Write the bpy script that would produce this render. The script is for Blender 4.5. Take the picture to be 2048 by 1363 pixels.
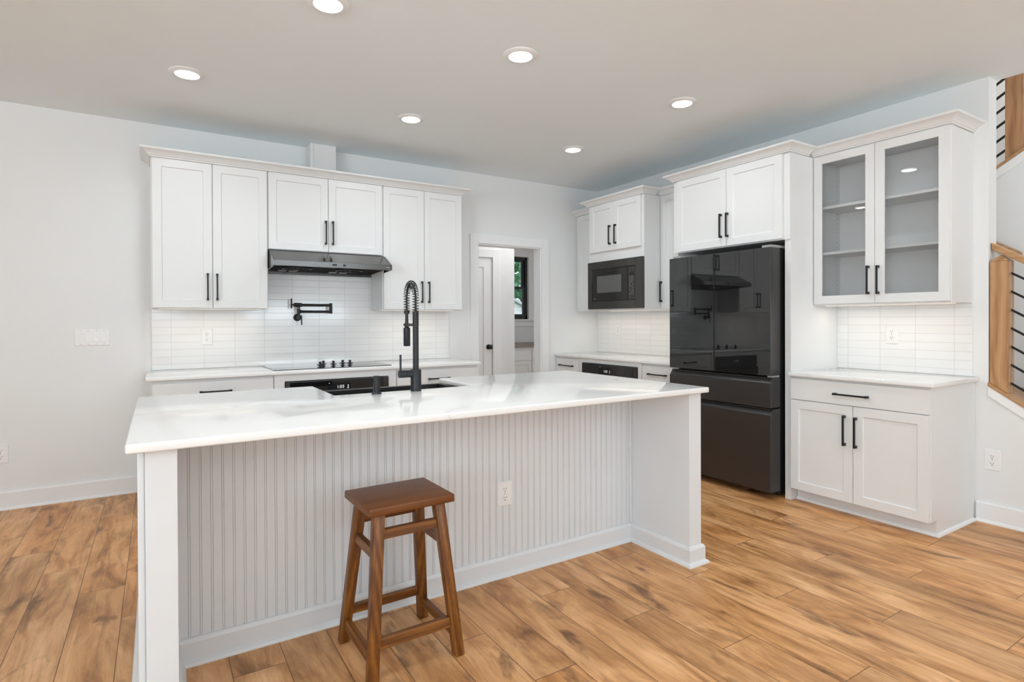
import bpy, bmesh, math, random
from mathutils import Vector, Matrix

for o in list(bpy.data.objects):
    bpy.data.objects.remove(o, do_unlink=True)
scene = bpy.context.scene
COL = scene.collection
random.seed(7)

# ------------------------------------------------------------------ camera
CAMP = dict(cx=-4.3578, cy=-5.0645, cz=1.2783, yaw=0.5593, f=1133.5239, v0=647.6804, pit=-0.0061, rol=-0.0042)
cam_data = bpy.data.cameras.new('camera')
cam = bpy.data.objects.new('camera', cam_data)
COL.objects.link(cam)
_s, _c = math.sin(CAMP['yaw']), math.cos(CAMP['yaw'])
_ct, _st = math.cos(CAMP['pit']), math.sin(CAMP['pit'])
_cr, _sr = math.cos(CAMP['rol']), math.sin(CAMP['rol'])
_h = Vector((_s, _c, 0)); _z = Vector((0, 0, 1)); _r0 = Vector((_c, -_s, 0))
_F = _h * _ct + _z * _st
_U0 = -_h * _st + _z * _ct
_R = _r0 * _cr + _U0 * _sr
_U = -_r0 * _sr + _U0 * _cr
cam.matrix_world = Matrix(((_R.x, _U.x, -_F.x, CAMP['cx']), (_R.y, _U.y, -_F.y, CAMP['cy']),
                           (_R.z, _U.z, -_F.z, CAMP['cz']), (0, 0, 0, 1)))
cam_data.sensor_fit = 'HORIZONTAL'
cam_data.sensor_width = 36.0
cam_data.lens = 36.0 * CAMP['f'] / 2048.0
cam_data.shift_x = 0.0
cam_data.shift_y = -(681.5 - CAMP['v0']) / 2048.0
cam_data.clip_start = 0.05
cam_data.clip_end = 200
scene.camera = cam

# ------------------------------------------------------------------ view, world, lights
vs = scene.view_settings
vs.view_transform = 'Standard'
vs.look = 'None'
vs.gamma = 1.0
vs.use_curve_mapping = False
vs.exposure = -0.74
scene.cycles.diffuse_bounces = 6
scene.cycles.max_bounces = 14
scene.cycles.transparent_max_bounces = 16

world = bpy.data.worlds.new('sky_world')
scene.world = world
world.use_nodes = True
wn = world.node_tree.nodes
wn['Background'].inputs[0].default_value = (0.86, 0.93, 1.0, 1)
wn['Background'].inputs[1].default_value = 3.2


def area_light(name, loc, size, power, color, rot=(0, 0, 0), size_y=None, disk=False, spread=None):
    d = bpy.data.lights.new(name, 'AREA')
    d.energy = power
    d.color = color
    d.shape = 'DISK' if disk else ('RECTANGLE' if size_y else 'SQUARE')
    d.size = size
    if size_y:
        d.size_y = size_y
    if spread:
        d.spread = spread
    o = bpy.data.objects.new(name, d)
    o.location = loc
    o.rotation_euler = rot
    COL.objects.link(o)
    return o


H = 2.771          # ceiling
FZ = 0.016         # finished floor
PI = math.pi
FILL = (0.79, 0.922, 1.0)
# added fill aimed at the ceiling, in invented openings behind and left of camera
area_light('fill_front', (-5.2, -8.95, 1.55), 2.6, 90, FILL, (PI * 0.92, 0, 0), 1.7)
area_light('fill_front_far', (-1.6, -8.95, 1.55), 2.2, 230, FILL, (PI * 0.92, 0, 0), 1.7)
area_light('fill_left', (-8.95, -6.6, 1.55), 2.6, 520, FILL, (PI * 0.88, 0, -PI / 2), 1.7)
# unseen fill lights added to brighten the stairwell and utility room
area_light('stair_fill', (1.75, -4.0, 5.05), 0.6, 80, (1, 0.95, 0.9), (0, 0, 0), 1.2)
area_light('utility_fill', (-0.5, 0.55, 2.74), 0.8, 15, (1, 0.98, 0.96), (0, 0, 0), disk=True)
# under-cabinet strips
WARM = (1.0, 0.86, 0.70)
area_light('strip_light_left', (-4.0, -0.20, 1.355), 0.60, 0.85, WARM, (0, 0, 0), 0.02)
area_light('strip_light_mid', (-2.32, -0.20, 1.355), 0.60, 0.85, WARM, (0, 0, 0), 0.02)
area_light('strip_light_microwave', (-0.22, -0.85, 1.355), 0.02, 2.3, WARM, (0, 0, 0), 1.4)
area_light('strip_light_glass', (-0.20, -3.16, 1.355), 0.02, 1.05, WARM, (0, 0, 0), 0.70)
CANS = [(-3.669, -2.352, 'nearest the left of the top edge, cut off by it'), (-4.196, -1.146, 'farthest left, above the tall left cabinet doors'),
        (-2.617, -2.385, 'above the middle of the island'), (-2.764, -1.129, 'in front of the boxed duct and range hood'),
        (-1.293, -2.381, 'nearest the refrigerator cabinet crown'), (-1.277, -1.157, 'farthest back, near the corner by the doorway')]
BACKCANS = [(-3.67, -3.65), (-2.6, -3.65), (-1.25, -3.65), (-3.67, -5.07), (-2.5, -5.07), (-1.25, -5.07), (-6.2, -5.07)]
CANLIGHT = (0.89, 0.96, 1.0)
for i, (x, y, _t) in enumerate(CANS):
    area_light('can_light', (x, y, H - 0.022), 0.12, 8.0, CANLIGHT, (0, 0, 0), disk=True, spread=2.85)
for x, y in BACKCANS:
    area_light('can_light', (x, y, H - 0.022), 0.12, 5.5 if y > -4 else 3.5, CANLIGHT, (0, 0, 0), disk=True, spread=2.85)


# ------------------------------------------------------------------ materials
def mat(name, color=(0.8, 0.8, 0.8), rough=0.5, metal=0.0, spec=0.5, coat=0.0, coat_rough=0.05):
    m = bpy.data.materials.new(name)
    m.use_nodes = True
    b = m.node_tree.nodes['Principled BSDF']
    b.inputs['Base Color'].default_value = (*color, 1)
    b.inputs['Roughness'].default_value = rough
    b.inputs['Metallic'].default_value = metal
    b.inputs['Specular IOR Level'].default_value = spec
    b.inputs['Coat Weight'].default_value = coat
    b.inputs['Coat Roughness'].default_value = coat_rough
    return m


class N:
    """small wrapper for wiring nodes"""
    def __init__(self, m):
        self.t = m.node_tree
        self.b = self.t.nodes['Principled BSDF']

    def new(self, typ, **kw):
        n = self.t.nodes.new(typ)
        for k, v in kw.items():
            setattr(n, k, v)
        return n

    def link(self, a, b):
        self.t.links.new(a, b)

    def val(self, sock, v):
        if hasattr(v, 'is_output'):
            self.link(v, sock)
        else:
            sock.default_value = v

    def math(self, op, a, b=None, c=None):
        n = self.new('ShaderNodeMath', operation=op)
        self.val(n.inputs[0], a)
        if b is not None:
            self.val(n.inputs[1], b)
        if c is not None:
            self.val(n.inputs[2], c)
        return n.outputs[0]

    def pos(self):
        g = self.new('ShaderNodeNewGeometry')
        s = self.new('ShaderNodeSeparateXYZ')
        self.link(g.outputs['Position'], s.inputs[0])
        return s.outputs[0], s.outputs[1], s.outputs[2]

    def obj(self):
        g = self.new('ShaderNodeTexCoord')
        s = self.new('ShaderNodeSeparateXYZ')
        self.link(g.outputs['Object'], s.inputs[0])
        return s.outputs[0], s.outputs[1], s.outputs[2]

    def vec(self, x, y, z):
        n = self.new('ShaderNodeCombineXYZ')
        for i, v in enumerate((x, y, z)):
            self.val(n.inputs[i], v)
        return n.outputs[0]

    def noise(self, v, scale=1.0, detail=3.0, rough=0.5, dist=0.0):
        n = self.new('ShaderNodeTexNoise')
        self.link(v, n.inputs['Vector'])
        n.inputs['Scale'].default_value = scale
        n.inputs['Detail'].default_value = detail
        n.inputs['Roughness'].default_value = rough
        n.inputs['Distortion'].default_value = dist
        return n.outputs[0]

    def ramp(self, f, stops):
        n = self.new('ShaderNodeValToRGB')
        self.link(f, n.inputs[0])
        e = n.color_ramp.elements
        while len(e) < len(stops):
            e.new(0.5)
        for el, (p, c) in zip(e, stops):
            el.position = p
            el.color = (*c, 1) if len(c) == 3 else c
        return n.outputs[0]

    def mix(self, f, a, b, typ='MIX'):
        n = self.new('ShaderNodeMix', data_type='RGBA', blend_type=typ)
        self.val(n.inputs[0], f)
        for s, v in ((n.inputs[6], a), (n.inputs[7], b)):
            if hasattr(v, 'is_output'):
                self.link(v, s)
            else:
                s.default_value = (*v, 1)
        return n.outputs[2]

    def bump(self, h, strength=0.2, dist=0.002):
        n = self.new('ShaderNodeBump')
        self.link(h, n.inputs['Height'])
        n.inputs['Strength'].default_value = strength
        n.inputs['Distance'].default_value = dist
        self.link(n.outputs[0], self.b.inputs['Normal'])


def painted(name, color, rough, amp=0.012):
    m = mat(name, color, rough, spec=0.4)
    n = N(m)
    x, y, z = n.pos()
    f = n.noise(n.vec(x, y, z), 3.0, 3)
    c2 = tuple(max(0, c * (1 - amp * 2)) for c in color)
    n.link(n.mix(f, c2, color), n.b.inputs['Base Color'])
    n.bump(n.noise(n.vec(x, y, z), 350, 2), 0.03, 0.0006)
    return m


M = {}
M['wall'] = painted('wall_paint', (0.805, 0.815, 0.815), 0.6)
M['ceiling'] = painted('ceiling_paint', (0.85, 0.91, 0.94), 0.75)
M['trim'] = painted('trim_paint', (0.85, 0.855, 0.86), 0.35)
M['cab'] = painted('cabinet_paint', (0.78, 0.785, 0.785), 0.33)
M['cabin'] = painted('cabinet_interior', (0.80, 0.80, 0.79), 0.4)
M['island'] = painted('island_paint', (0.745, 0.765, 0.785), 0.35)
M['plastic'] = mat('white_plastic', (0.85, 0.85, 0.845), 0.3)
M['slot'] = mat('dark_slot', (0.02, 0.02, 0.02), 0.6)
M['black'] = mat('matte_black_metal', (0.012, 0.012, 0.013), 0.38, 0.3)
M['faucet'] = mat('matte_black_faucet', (0.015, 0.016, 0.019), 0.42, 0.2)
M['bglass'] = mat('black_glass', (0.008, 0.008, 0.0085), 0.02, 0, 0.8)
M['cookglass'] = mat('cooktop_glass', (0.01, 0.01, 0.011), 0.03, 0, 0.6)
M['bsteel'] = mat('black_stainless', (0.085, 0.081, 0.080), 0.30, 0.85)
M['bsteel_side'] = mat('dark_case', (0.02, 0.02, 0.021), 0.4, 0.4)
M['hood'] = mat('hood_stainless', (0.145, 0.137, 0.134), 0.14, 0.97)
M['hoodin'] = mat('hood_underside', (0.035, 0.035, 0.036), 0.8, 0.0, 0.04)
M['steel'] = mat('bright_steel', (0.6, 0.6, 0.6), 0.25, 1.0)
M['sink'] = mat('dark_sink', (0.035, 0.034, 0.034), 0.3, 0.5)
M['display'] = mat('display_glass', (0.004, 0.005, 0.008), 0.05)
M['gray'] = mat('gray_mark', (0.35, 0.35, 0.35), 0.5)
M['mwglass'] = mat('microwave_window', (0.12, 0.12, 0.122), 0.06, 0, 0.6)
M['mwframe'] = mat('microwave_frame', (0.10, 0.098, 0.096), 0.12, 0.75)
M['rubber'] = mat('rubber', (0.02, 0.02, 0.02), 0.7)
M['winframe'] = mat('window_black', (0.012, 0.014, 0.013), 0.4)
M['brownctr'] = mat('utility_counter', (0.24, 0.19, 0.16), 0.35)
M['roof'] = mat('roof_shingle', (0.55, 0.57, 0.6), 0.8)
M['bark'] = mat('bark', (0.10, 0.07, 0.05), 0.9)
M['grass'] = mat('lawn', (0.07, 0.16, 0.04), 0.9)


def emis(name, color, strength):
    m = mat(name, (0.9, 0.9, 0.9))
    b = m.node_tree.nodes['Principled BSDF']
    b.inputs['Emission Color'].default_value = (*color, 1)
    b.inputs['Emission Strength'].default_value = strength
    return m


M['lens'] = emis('light_lens', (1, 0.985, 0.96), 9.0)
M['strip'] = emis('light_strip', (1, 0.9, 0.75), 0.35)
M['digits'] = emis('clock_digits', (0.85, 0.95, 1.0), 0.7)
M['digits_dim'] = emis('clock_digits_dim', (0.6, 0.7, 0.75), 0.35)


def glass_mat(name, tint=(1.0, 1.0, 1.0)):
    m = bpy.data.materials.new(name)
    m.use_nodes = True
    t = m.node_tree
    t.nodes.clear()
    out = t.nodes.new('ShaderNodeOutputMaterial')
    mix = t.nodes.new('ShaderNodeMixShader')
    tr = t.nodes.new('ShaderNodeBsdfTransparent')
    tr.inputs[0].default_value = (*tint, 1)
    gl = t.nodes.new('ShaderNodeBsdfGlossy')
    gl.inputs['Roughness'].default_value = 0.0
    fr = t.nodes.new('ShaderNodeFresnel')
    fr.inputs['IOR'].default_value = 1.4
    t.links.new(fr.outputs[0], mix.inputs[0])
    t.links.new(tr.outputs[0], mix.inputs[1])
    t.links.new(gl.outputs[0], mix.inputs[2])
    t.links.new(mix.outputs[0], out.inputs[0])
    return m


M['glass'] = glass_mat('clear_glass')


def floor_mat():
    m = mat('plank_floor', (0.5, 0.3, 0.15), 0.4)
    n = N(m)
    W, L = 0.1792, 1.2
    x, y, z = n.pos()
    X = n.math('DIVIDE', n.math('ADD', x, 1.988), W)
    i = n.math('FLOOR', X)
    fx = n.math('SUBTRACT', X, i)
    Y = n.math('DIVIDE', n.math('ADD', n.math('ADD', y, 3.525), n.math('MULTIPLY', i, 0.357)), L)
    j = n.math('FLOOR', Y)
    fy = n.math('SUBTRACT', Y, j)
    wnz = n.new('ShaderNodeTexWhiteNoise', noise_dimensions='2D')
    n.link(n.vec(i, j, 0.0), wnz.inputs['Vector'])
    r = wnz.outputs['Value']
    sc = n.new('ShaderNodeSeparateColor')
    n.link(wnz.outputs['Color'], sc.inputs[0])
    r2 = sc.outputs[1]
    off = n.math('MULTIPLY', r, 91.0)
    # warp so the grain flows round the knots
    knotv = n.vec(n.math('MULTIPLY', x, 6.0), n.math('MULTIPLY', y, 2.3), off)
    cloud = n.noise(n.vec(n.math('MULTIPLY', x, 7.5), n.math('MULTIPLY', y, 1.9), off), 1.0, 5, 0.62, 0.7)
    warp = n.math('MULTIPLY', n.noise(knotv, 1.0, 2), 2.2)
    grain = n.noise(n.vec(n.math('ADD', n.math('MULTIPLY', x, 48.0), n.math('MULTIPLY', warp, 1.8)), n.math('MULTIPLY', y, 2.4), off), 1.0, 6, 0.6, 0.3)
    fine = n.noise(n.vec(n.math('MULTIPLY', x, 320.0), n.math('MULTIPLY', y, 9.0), off), 1.0, 3, 0.6)
    knots = n.noise(n.vec(n.math('MULTIPLY', x, 7.5), n.math('MULTIPLY', y, 2.5), n.math('ADD', off, 13.7)), 1.0, 4, 0.55, 0.5)
    base = n.ramp(cloud, [(0.27, (0.235, 0.100, 0.036)), (0.39, (0.47, 0.232, 0.088)), (0.51, (0.67, 0.365, 0.160)), (0.68, (0.86, 0.525, 0.275))])
    tint = n.ramp(r2, [(0.0, (0.98, 0.84, 0.66)), (0.35, (0.96, 0.94, 0.92)), (0.7, (1.04, 1.0, 0.95)), (1.0, (0.82, 0.80, 0.78))])
    c = n.mix(1.0, base, tint, 'MULTIPLY')
    g = n.ramp(grain, [(0.30, (0.62, 0.55, 0.48)), (0.50, (0.97, 0.96, 0.95)), (0.75, (1.08, 1.08, 1.07))])
    c = n.mix(0.75, c, g, 'MULTIPLY')
    fg = n.ramp(fine, [(0.3, (0.86, 0.84, 0.82)), (0.6, (1.0, 1.0, 1.0))])
    c = n.mix(0.7, c, fg, 'MULTIPLY')
    kf = n.ramp(knots, [(0.585, (0, 0, 0)), (0.70, (1, 1, 1))])
    c = n.mix(n.math('MULTIPLY', kf, 0.80), c, (0.105, 0.042, 0.016))
    ex = n.math('MULTIPLY', n.math('MINIMUM', fx, n.math('SUBTRACT', 1.0, fx)), W)
    ey = n.math('MULTIPLY', n.math('MINIMUM', fy, n.math('SUBTRACT', 1.0, fy)), L)
    e = n.math('MINIMUM', ex, ey)
    line = n.math('LESS_THAN', e, 0.0015)
    c = n.mix(n.math('MULTIPLY', line, 0.85), c, (0.085, 0.04, 0.018))
    n.link(c, n.b.inputs['Base Color'])
    n.link(n.math('ADD', 0.33, n.math('MULTIPLY', grain, 0.16)), n.b.inputs['Roughness'])
    hgt = n.math('ADD', n.math('MULTIPLY', n.math('MINIMUM', e, 0.003), 300.0), n.math('MULTIPLY', fine, 0.25))
    n.bump(hgt, 0.25, 0.001)
    n.b.inputs['Specular IOR Level'].default_value = 0.38
    return m


def tile_mat(name, axis):
    m = mat(name, (0.86, 0.86, 0.85), 0.08)
    n = N(m)
    x, y, z = n.pos()
    if axis == 'x':
        u = n.math('ADD', x, 3.827 + 0.2205 * 40)
    else:
        u = n.math('MULTIPLY_ADD', y, -1.0, 0.045 + 2.205)
    v = n.vec(u, n.math('ADD', z, -1.406 + 0.0563 * 40), 0.0)
    b = n.new('ShaderNodeTexBrick', offset=0.0, squash=1.0)
    n.link(v, b.inputs['Vector'])
    b.inputs['Scale'].default_value = 1.0
    b.inputs['Brick Width'].default_value = 0.2205
    b.inputs['Row Height'].default_value = 0.0563
    b.inputs['Mortar Size'].default_value = 0.0012
    b.inputs['Mortar Smooth'].default_value = 0.25
    b.inputs['Color1'].default_value = (0.86, 0.86, 0.855, 1)
    b.inputs['Color2'].default_value = (0.83, 0.83, 0.825, 1)
    b.inputs['Mortar'].default_value = (0.60, 0.60, 0.595, 1)
    n.link(b.outputs['Color'], n.b.inputs['Base Color'])
    n.link(n.math('MULTIPLY_ADD', b.outputs['Fac'], 0.5, 0.10), n.b.inputs['Roughness'])
    wob = n.noise(n.vec(x, y, z), 14, 2)
    hh = n.math('ADD', n.math('MULTIPLY', b.outputs['Fac'], -1.0), n.math('MULTIPLY', wob, 0.15))
    n.bump(hh, 0.55, 0.0015)
    return m


def quartz_mat():
    m = mat('quartz', (0.86, 0.86, 0.85), 0.09)
    n = N(m)
    x, y, z = n.pos()
    v = n.vec(x, y, z)
    w = n.noise(v, 0.9, 4, 0.55)
    q = n.math('ADD', n.math('ADD', n.math('MULTIPLY', x, 0.35), n.math('MULTIPLY', y, -1.0)), n.math('MULTIPLY', w, 1.5))
    s = n.math('ABSOLUTE', n.math('SINE', n.math('MULTIPLY', q, 3.6)))
    vein = n.ramp(s, [(0.0, (1, 1, 1)), (0.035, (0.25, 0.25, 0.25)), (0.13, (0, 0, 0))])
    br = n.noise(v, 2.7, 3)
    vf = n.math('MULTIPLY', vein, n.ramp(br, [(0.42, (0, 0, 0)), (0.62, (0.62, 0.62, 0.62))]))
    spk = n.noise(v, 40, 3)
    base = n.mix(spk, (0.835, 0.835, 0.828), (0.865, 0.865, 0.86))
    n.link(n.mix(vf, base, (0.60, 0.585, 0.55)), n.b.inputs['Base Color'])
    return m


def wood_mat(name, dark, mid, light, axis, rough=0.4, coat=0.0, fscale=1.0, rings=0.5, warpk=20.0):
    """grain runs along the given object axis"""
    m = mat(name, mid, rough, coat=coat)
    n = N(m)
    x, y, z = n.obj()
    a = {'x': (y, z, x), 'y': (x, z, y), 'z': (x, y, z)}[axis]
    u, v, l = a
    warp = n.noise(n.vec(n.math('MULTIPLY', u, 7 * fscale), n.math('MULTIPLY', v, 7 * fscale), n.math('MULTIPLY', l, 1.3)), 1.0, 2)
    ring = n.math('SINE', n.math('ADD', n.math('MULTIPLY', n.math('ADD', u, v), 190 * fscale), n.math('MULTIPLY', warp, warpk)))
    streak = n.noise(n.vec(n.math('MULTIPLY', u, 210 * fscale), n.math('MULTIPLY', v, 210 * fscale), n.math('MULTIPLY', l, 4.0)), 1.0, 5, 0.65)
    cloud = n.noise(n.vec(n.math('MULTIPLY', u, 16), n.math('MULTIPLY', v, 16), n.math('MULTIPLY', l, 2.2)), 1.0, 3)
    f = n.math('ADD', n.math('ADD', n.math('MULTIPLY', n.math('MULTIPLY_ADD', ring, 0.5, 0.5), rings * 0.34), n.math('MULTIPLY', streak, 0.60)), n.math('MULTIPLY', cloud, 0.5 - rings * 0.30))
    c = n.ramp(f, [(0.25, dark), (0.52, mid), (0.82, light)])
    n.link(c, n.b.inputs['Base Color'])
    n.bump(streak, 0.12, 0.0008)
    return m


M['floor'] = floor_mat()
M['tile_x'] = tile_mat('tile_back', 'x')
M['tile_y'] = tile_mat('tile_side', 'y')
M['quartz'] = quartz_mat()
STD, STM, STL = (0.030, 0.008, 0.0015), (0.135, 0.042, 0.006), (0.34, 0.130, 0.019)
M['stool_x'] = wood_mat('stool_wood_seat', (0.090, 0.025, 0.004), (0.150, 0.046, 0.008), (0.21, 0.072, 0.014), 'x', 0.42, 0.0, 0.5, 0.1)
M['stool_y'] = wood_mat('stool_wood_side', STD, STM, STL, 'y', 0.42, 0.05)
M['stool_l'] = wood_mat('stool_wood_rail', STD, STM, STL, 'x', 0.42, 0.05)
M['stool_z'] = wood_mat('stool_wood_leg', STD, STM, STL, 'z', 0.42, 0.05)
OKD, OKM, OKL = (0.27, 0.125, 0.050), (0.44, 0.235, 0.105), (0.56, 0.33, 0.165)
M['oak_z'] = wood_mat('oak_post', OKD, OKM, OKL, 'z', 0.4, 0.05, 0.6, 0.9)
M['oak_y'] = wood_mat('oak_rail', OKD, OKM, OKL, 'y', 0.4, 0.05, 0.8, 0.5)
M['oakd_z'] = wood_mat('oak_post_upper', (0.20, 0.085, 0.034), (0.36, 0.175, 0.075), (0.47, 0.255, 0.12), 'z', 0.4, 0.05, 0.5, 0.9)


def leaf_mat():
    m = mat('leaves', (0.05, 0.2, 0.06), 0.6)
    n = N(m)
    x, y, z = n.pos()
    f = n.noise(n.vec(x, y, z), 3.2, 3)
    n.link(n.ramp(f, [(0.35, (0.02, 0.13, 0.055)), (0.5, (0.09, 0.36, 0.19)), (0.65, (0.36, 0.66, 0.45))]), n.b.inputs['Base Color'])
    return m


def siding_mat():
    m = mat('white_siding', (0.8, 0.82, 0.85), 0.6)
    n = N(m)
    x, y, z = n.pos()
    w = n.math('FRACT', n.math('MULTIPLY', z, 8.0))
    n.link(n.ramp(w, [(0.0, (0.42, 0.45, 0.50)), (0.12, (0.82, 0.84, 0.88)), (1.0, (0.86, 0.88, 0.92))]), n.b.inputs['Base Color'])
    return m


M['leaf'] = leaf_mat()
M['siding'] = siding_mat()


# ------------------------------------------------------------------ mesh helpers
def T_id(u, v, z):
    return Vector((u, v, z))


def T_back(u, v, z):      # back wall: u = x, v = distance out from the wall
    return Vector((u, -v, z))


def T_right(u, v, z):     # right wall: u = -y (left to right as seen), v = distance out
    return Vector((-v, -u, z))


class MB:
    def __init__(self, T=T_id):
        self.v, self.f, self.T = [], [], T

    def add(self, verts, faces):
        k = len(self.v)
        self.v += [self.T(*p) for p in verts]
        self.f += [tuple(i + k for i in f) for f in faces]

    def box(self, a0, a1, b0, b1, c0, c1):
        self.hexa([(a0, b0, c0), (a1, b0, c0), (a1, b1, c0), (a0, b1, c0)], [(a0, b0, c1), (a1, b0, c1), (a1, b1, c1), (a0, b1, c1)])
        return self

    def hexa(self, lo, hi):
        self.add(list(lo) + list(hi), [(3, 2, 1, 0), (4, 5, 6, 7), (0, 1, 5, 4), (1, 2, 6, 5), (2, 3, 7, 6), (3, 0, 4, 7)])
        return self

    def prism(self, lo, hi):
        n = len(lo)
        self.add(list(lo) + list(hi), [tuple(range(n))[::-1], tuple(range(n, 2 * n))] + [(i, (i + 1) % n, n + (i + 1) % n, n + i) for i in range(n)])
        return self

    def tube(self, pts, r, n=12, caps=True):
        pts = [Vector(p) for p in pts]
        rs = r if isinstance(r, (list, tuple)) else [r] * len(pts)
        rings = []
        ref = None
        for i, p in enumerate(pts):
            d = (pts[min(i + 1, len(pts) - 1)] - pts[max(i - 1, 0)])
            if d.length < 1e-9:
                d = Vector((0, 0, 1))
            d.normalize()
            if ref is None:
                ref = Vector((1, 0, 0)) if abs(d.x) < 0.9 else Vector((0, 1, 0))
            a = ref - d * ref.dot(d)
            if a.length < 1e-6:
                a = d.orthogonal()
            a.normalize()
            ref = a
            b = d.cross(a)
            rings.append([p + (a * math.cos(2 * PI * k / n) + b * math.sin(2 * PI * k / n)) * rs[i] for k in range(n)])
        vs_ = [tuple(q) for ring in rings for q in ring]
        fs = []
        for i in range(len(pts) - 1):
            for k in range(n):
                fs.append((i * n + k, i * n + (k + 1) % n, (i + 1) * n + (k + 1) % n, (i + 1) * n + k))
        if caps:
            fs.append(tuple(range(n))[::-1])
            fs.append(tuple((len(pts) - 1) * n + k for k in range(n)))
        self.add(vs_, fs)
        return self

    def lathe(self, c, prof, n=32, axis='z'):
        """profile list of (r, h) about axis through c, closed at both ends"""
        vs_, fs = [], []
        for r, h in prof:
            for k in range(n):
                a = 2 * PI * k / n
                p = {'z': (r * math.cos(a), r * math.sin(a), h), 'y': (r * math.cos(a), h, r * math.sin(a)), 'x': (h, r * math.cos(a), r * math.sin(a))}[axis]
                vs_.append((c[0] + p[0], c[1] + p[1], c[2] + p[2]))
        m = len(prof)
        for i in range(m - 1):
            for k in range(n):
                fs.append((i * n + k, i * n + (k + 1) % n, (i + 1) * n + (k + 1) % n, (i + 1) * n + k))
        fs.append(tuple(range(n))[::-1])
        fs.append(tuple((m - 1) * n + k for k in range(n)))
        self.add(vs_, fs)
        return self

    def sweep(self, path, prof):
        """profile (outward, z) swept along an XY path; outward = right of travel; mitred"""
        n = len(path)
        P2 = [Vector(p) for p in path]
        rings = []
        for i in range(n):
            d0 = (P2[i] - P2[i - 1]).normalized() if i > 0 else None
            d1 = (P2[i + 1] - P2[i]).normalized() if i < n - 1 else None
            d0 = d0 or d1
            d1 = d1 or d0
            n0, n1 = Vector((d0.y, -d0.x)), Vector((d1.y, -d1.x))
            mdir = (n0 + n1)
            mdir = mdir / mdir.length
            k = 1.0 / max(0.2, mdir.dot(n0))
            rings.append([(P2[i].x + mdir.x * o * k, P2[i].y + mdir.y * o * k, z) for o, z in prof])
        m = len(prof)
        vs_ = [q for r in rings for q in r]
        fs = []
        for i in range(n - 1):
            for k in range(m):
                fs.append((i * m + k, i * m + (k + 1) % m, (i + 1) * m + (k + 1) % m, (i + 1) * m + k))
        fs.append(tuple(range(m)))
        fs.append(tuple((n - 1) * m + k for k in range(m))[::-1])
        self.add(vs_, fs)
        return self

    def build(self, name, material, parent=None, bevel=0.0, smooth=False, seg=2, world_origin=None):
        """links this as ONE mesh object; vertices are world coordinates"""
        org = Vector((0, 0, 0))
        if parent is not None:
            org = wloc(parent)
        elif world_origin is not None:
            org = Vector(world_origin)
        me = bpy.data.meshes.new(name)
        bm = bmesh.new()
        bv = [bm.verts.new(p - org) for p in self.v]
        for f in self.f:
            try:
                bm.faces.new([bv[i] for i in f])
            except ValueError:
                pass
        bmesh.ops.recalc_face_normals(bm, faces=bm.faces)
        if bevel > 0:
            es = [e for e in bm.edges if len(e.link_faces) == 2 and e.calc_face_angle(0) > 0.5]
            bmesh.ops.bevel(bm, geom=es, offset=bevel, segments=seg, profile=0.5, affect='EDGES', clamp_overlap=True)
        if smooth:
            for f in bm.faces:
                f.smooth = True
        bm.to_mesh(me)
        bm.free()
        if smooth:
            me.set_sharp_from_angle(angle=math.radians(38))
        me.materials.append(material)
        o = bpy.data.objects.new(name, me)
        COL.objects.link(o)
        if parent is not None:
            o.parent = parent
        elif world_origin is not None:
            o.location = org
        return o


def wloc(o):
    p = Vector(o.location)
    q = o.parent
    while q is not None:
        p = p + Vector(q.location)
        q = q.parent
    return p


def tag(o, label=None, cat=None, group=None, kind=None):
    if label:
        o['label'] = label
    if cat:
        o['category'] = cat
    if group:
        o['group'] = group
    if kind:
        o['kind'] = kind
    return o


def thing(name, label, cat, loc, group=None):
    o = bpy.data.objects.new(name, None)
    o.empty_display_size = 0.05
    o.location = loc
    COL.objects.link(o)
    return tag(o, label, cat, group)


def struct(name, mb, material, bevel=0.0, label=None):
    o = mb.build(name, material, None, bevel)
    o['kind'] = 'structure'
    if label:
        o['label'] = label
    return o


def copy_thing(root, delta, label):
    r = root.copy()
    COL.objects.link(r)
    r.location = Vector(root.location) + Vector(delta)
    r['label'] = label

    def rec(a, b):
        for ch in [c for c in bpy.data.objects if c.parent == a]:
            c = ch.copy()
            COL.objects.link(c)
            c.parent = b
            rec(ch, c)
    rec(root, r)
    return r


def text_obj(name, body, size, T, u, v, z, material, parent, depth=0.0006, space=1.0):
    cu = bpy.data.curves.new('tmp_text', 'FONT')
    cu.body = body
    cu.size = size
    cu.extrude = depth
    cu.space_character = space
    cu.align_x = 'CENTER'
    cu.align_y = 'CENTER'
    to = bpy.data.objects.new('tmp_text', cu)
    COL.objects.link(to)
    bpy.context.view_layer.update()
    me = bpy.data.meshes.new_from_object(to.evaluated_get(bpy.context.evaluated_depsgraph_get()))
    bpy.data.objects.remove(to)
    bpy.data.curves.remove(cu)
    org = wloc(parent)
    for q in me.vertices:
        q.co = T(u + q.co.x, v + q.co.z, z + q.co.y) - org
    me.name = name
    me.materials.clear()
    me.materials.append(material)
    o = bpy.data.objects.new(name, me)
    COL.objects.link(o)
    o.parent = parent
    return o


# ------------------------------------------------------------------ cabinet helpers
STILE = 0.057


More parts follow.
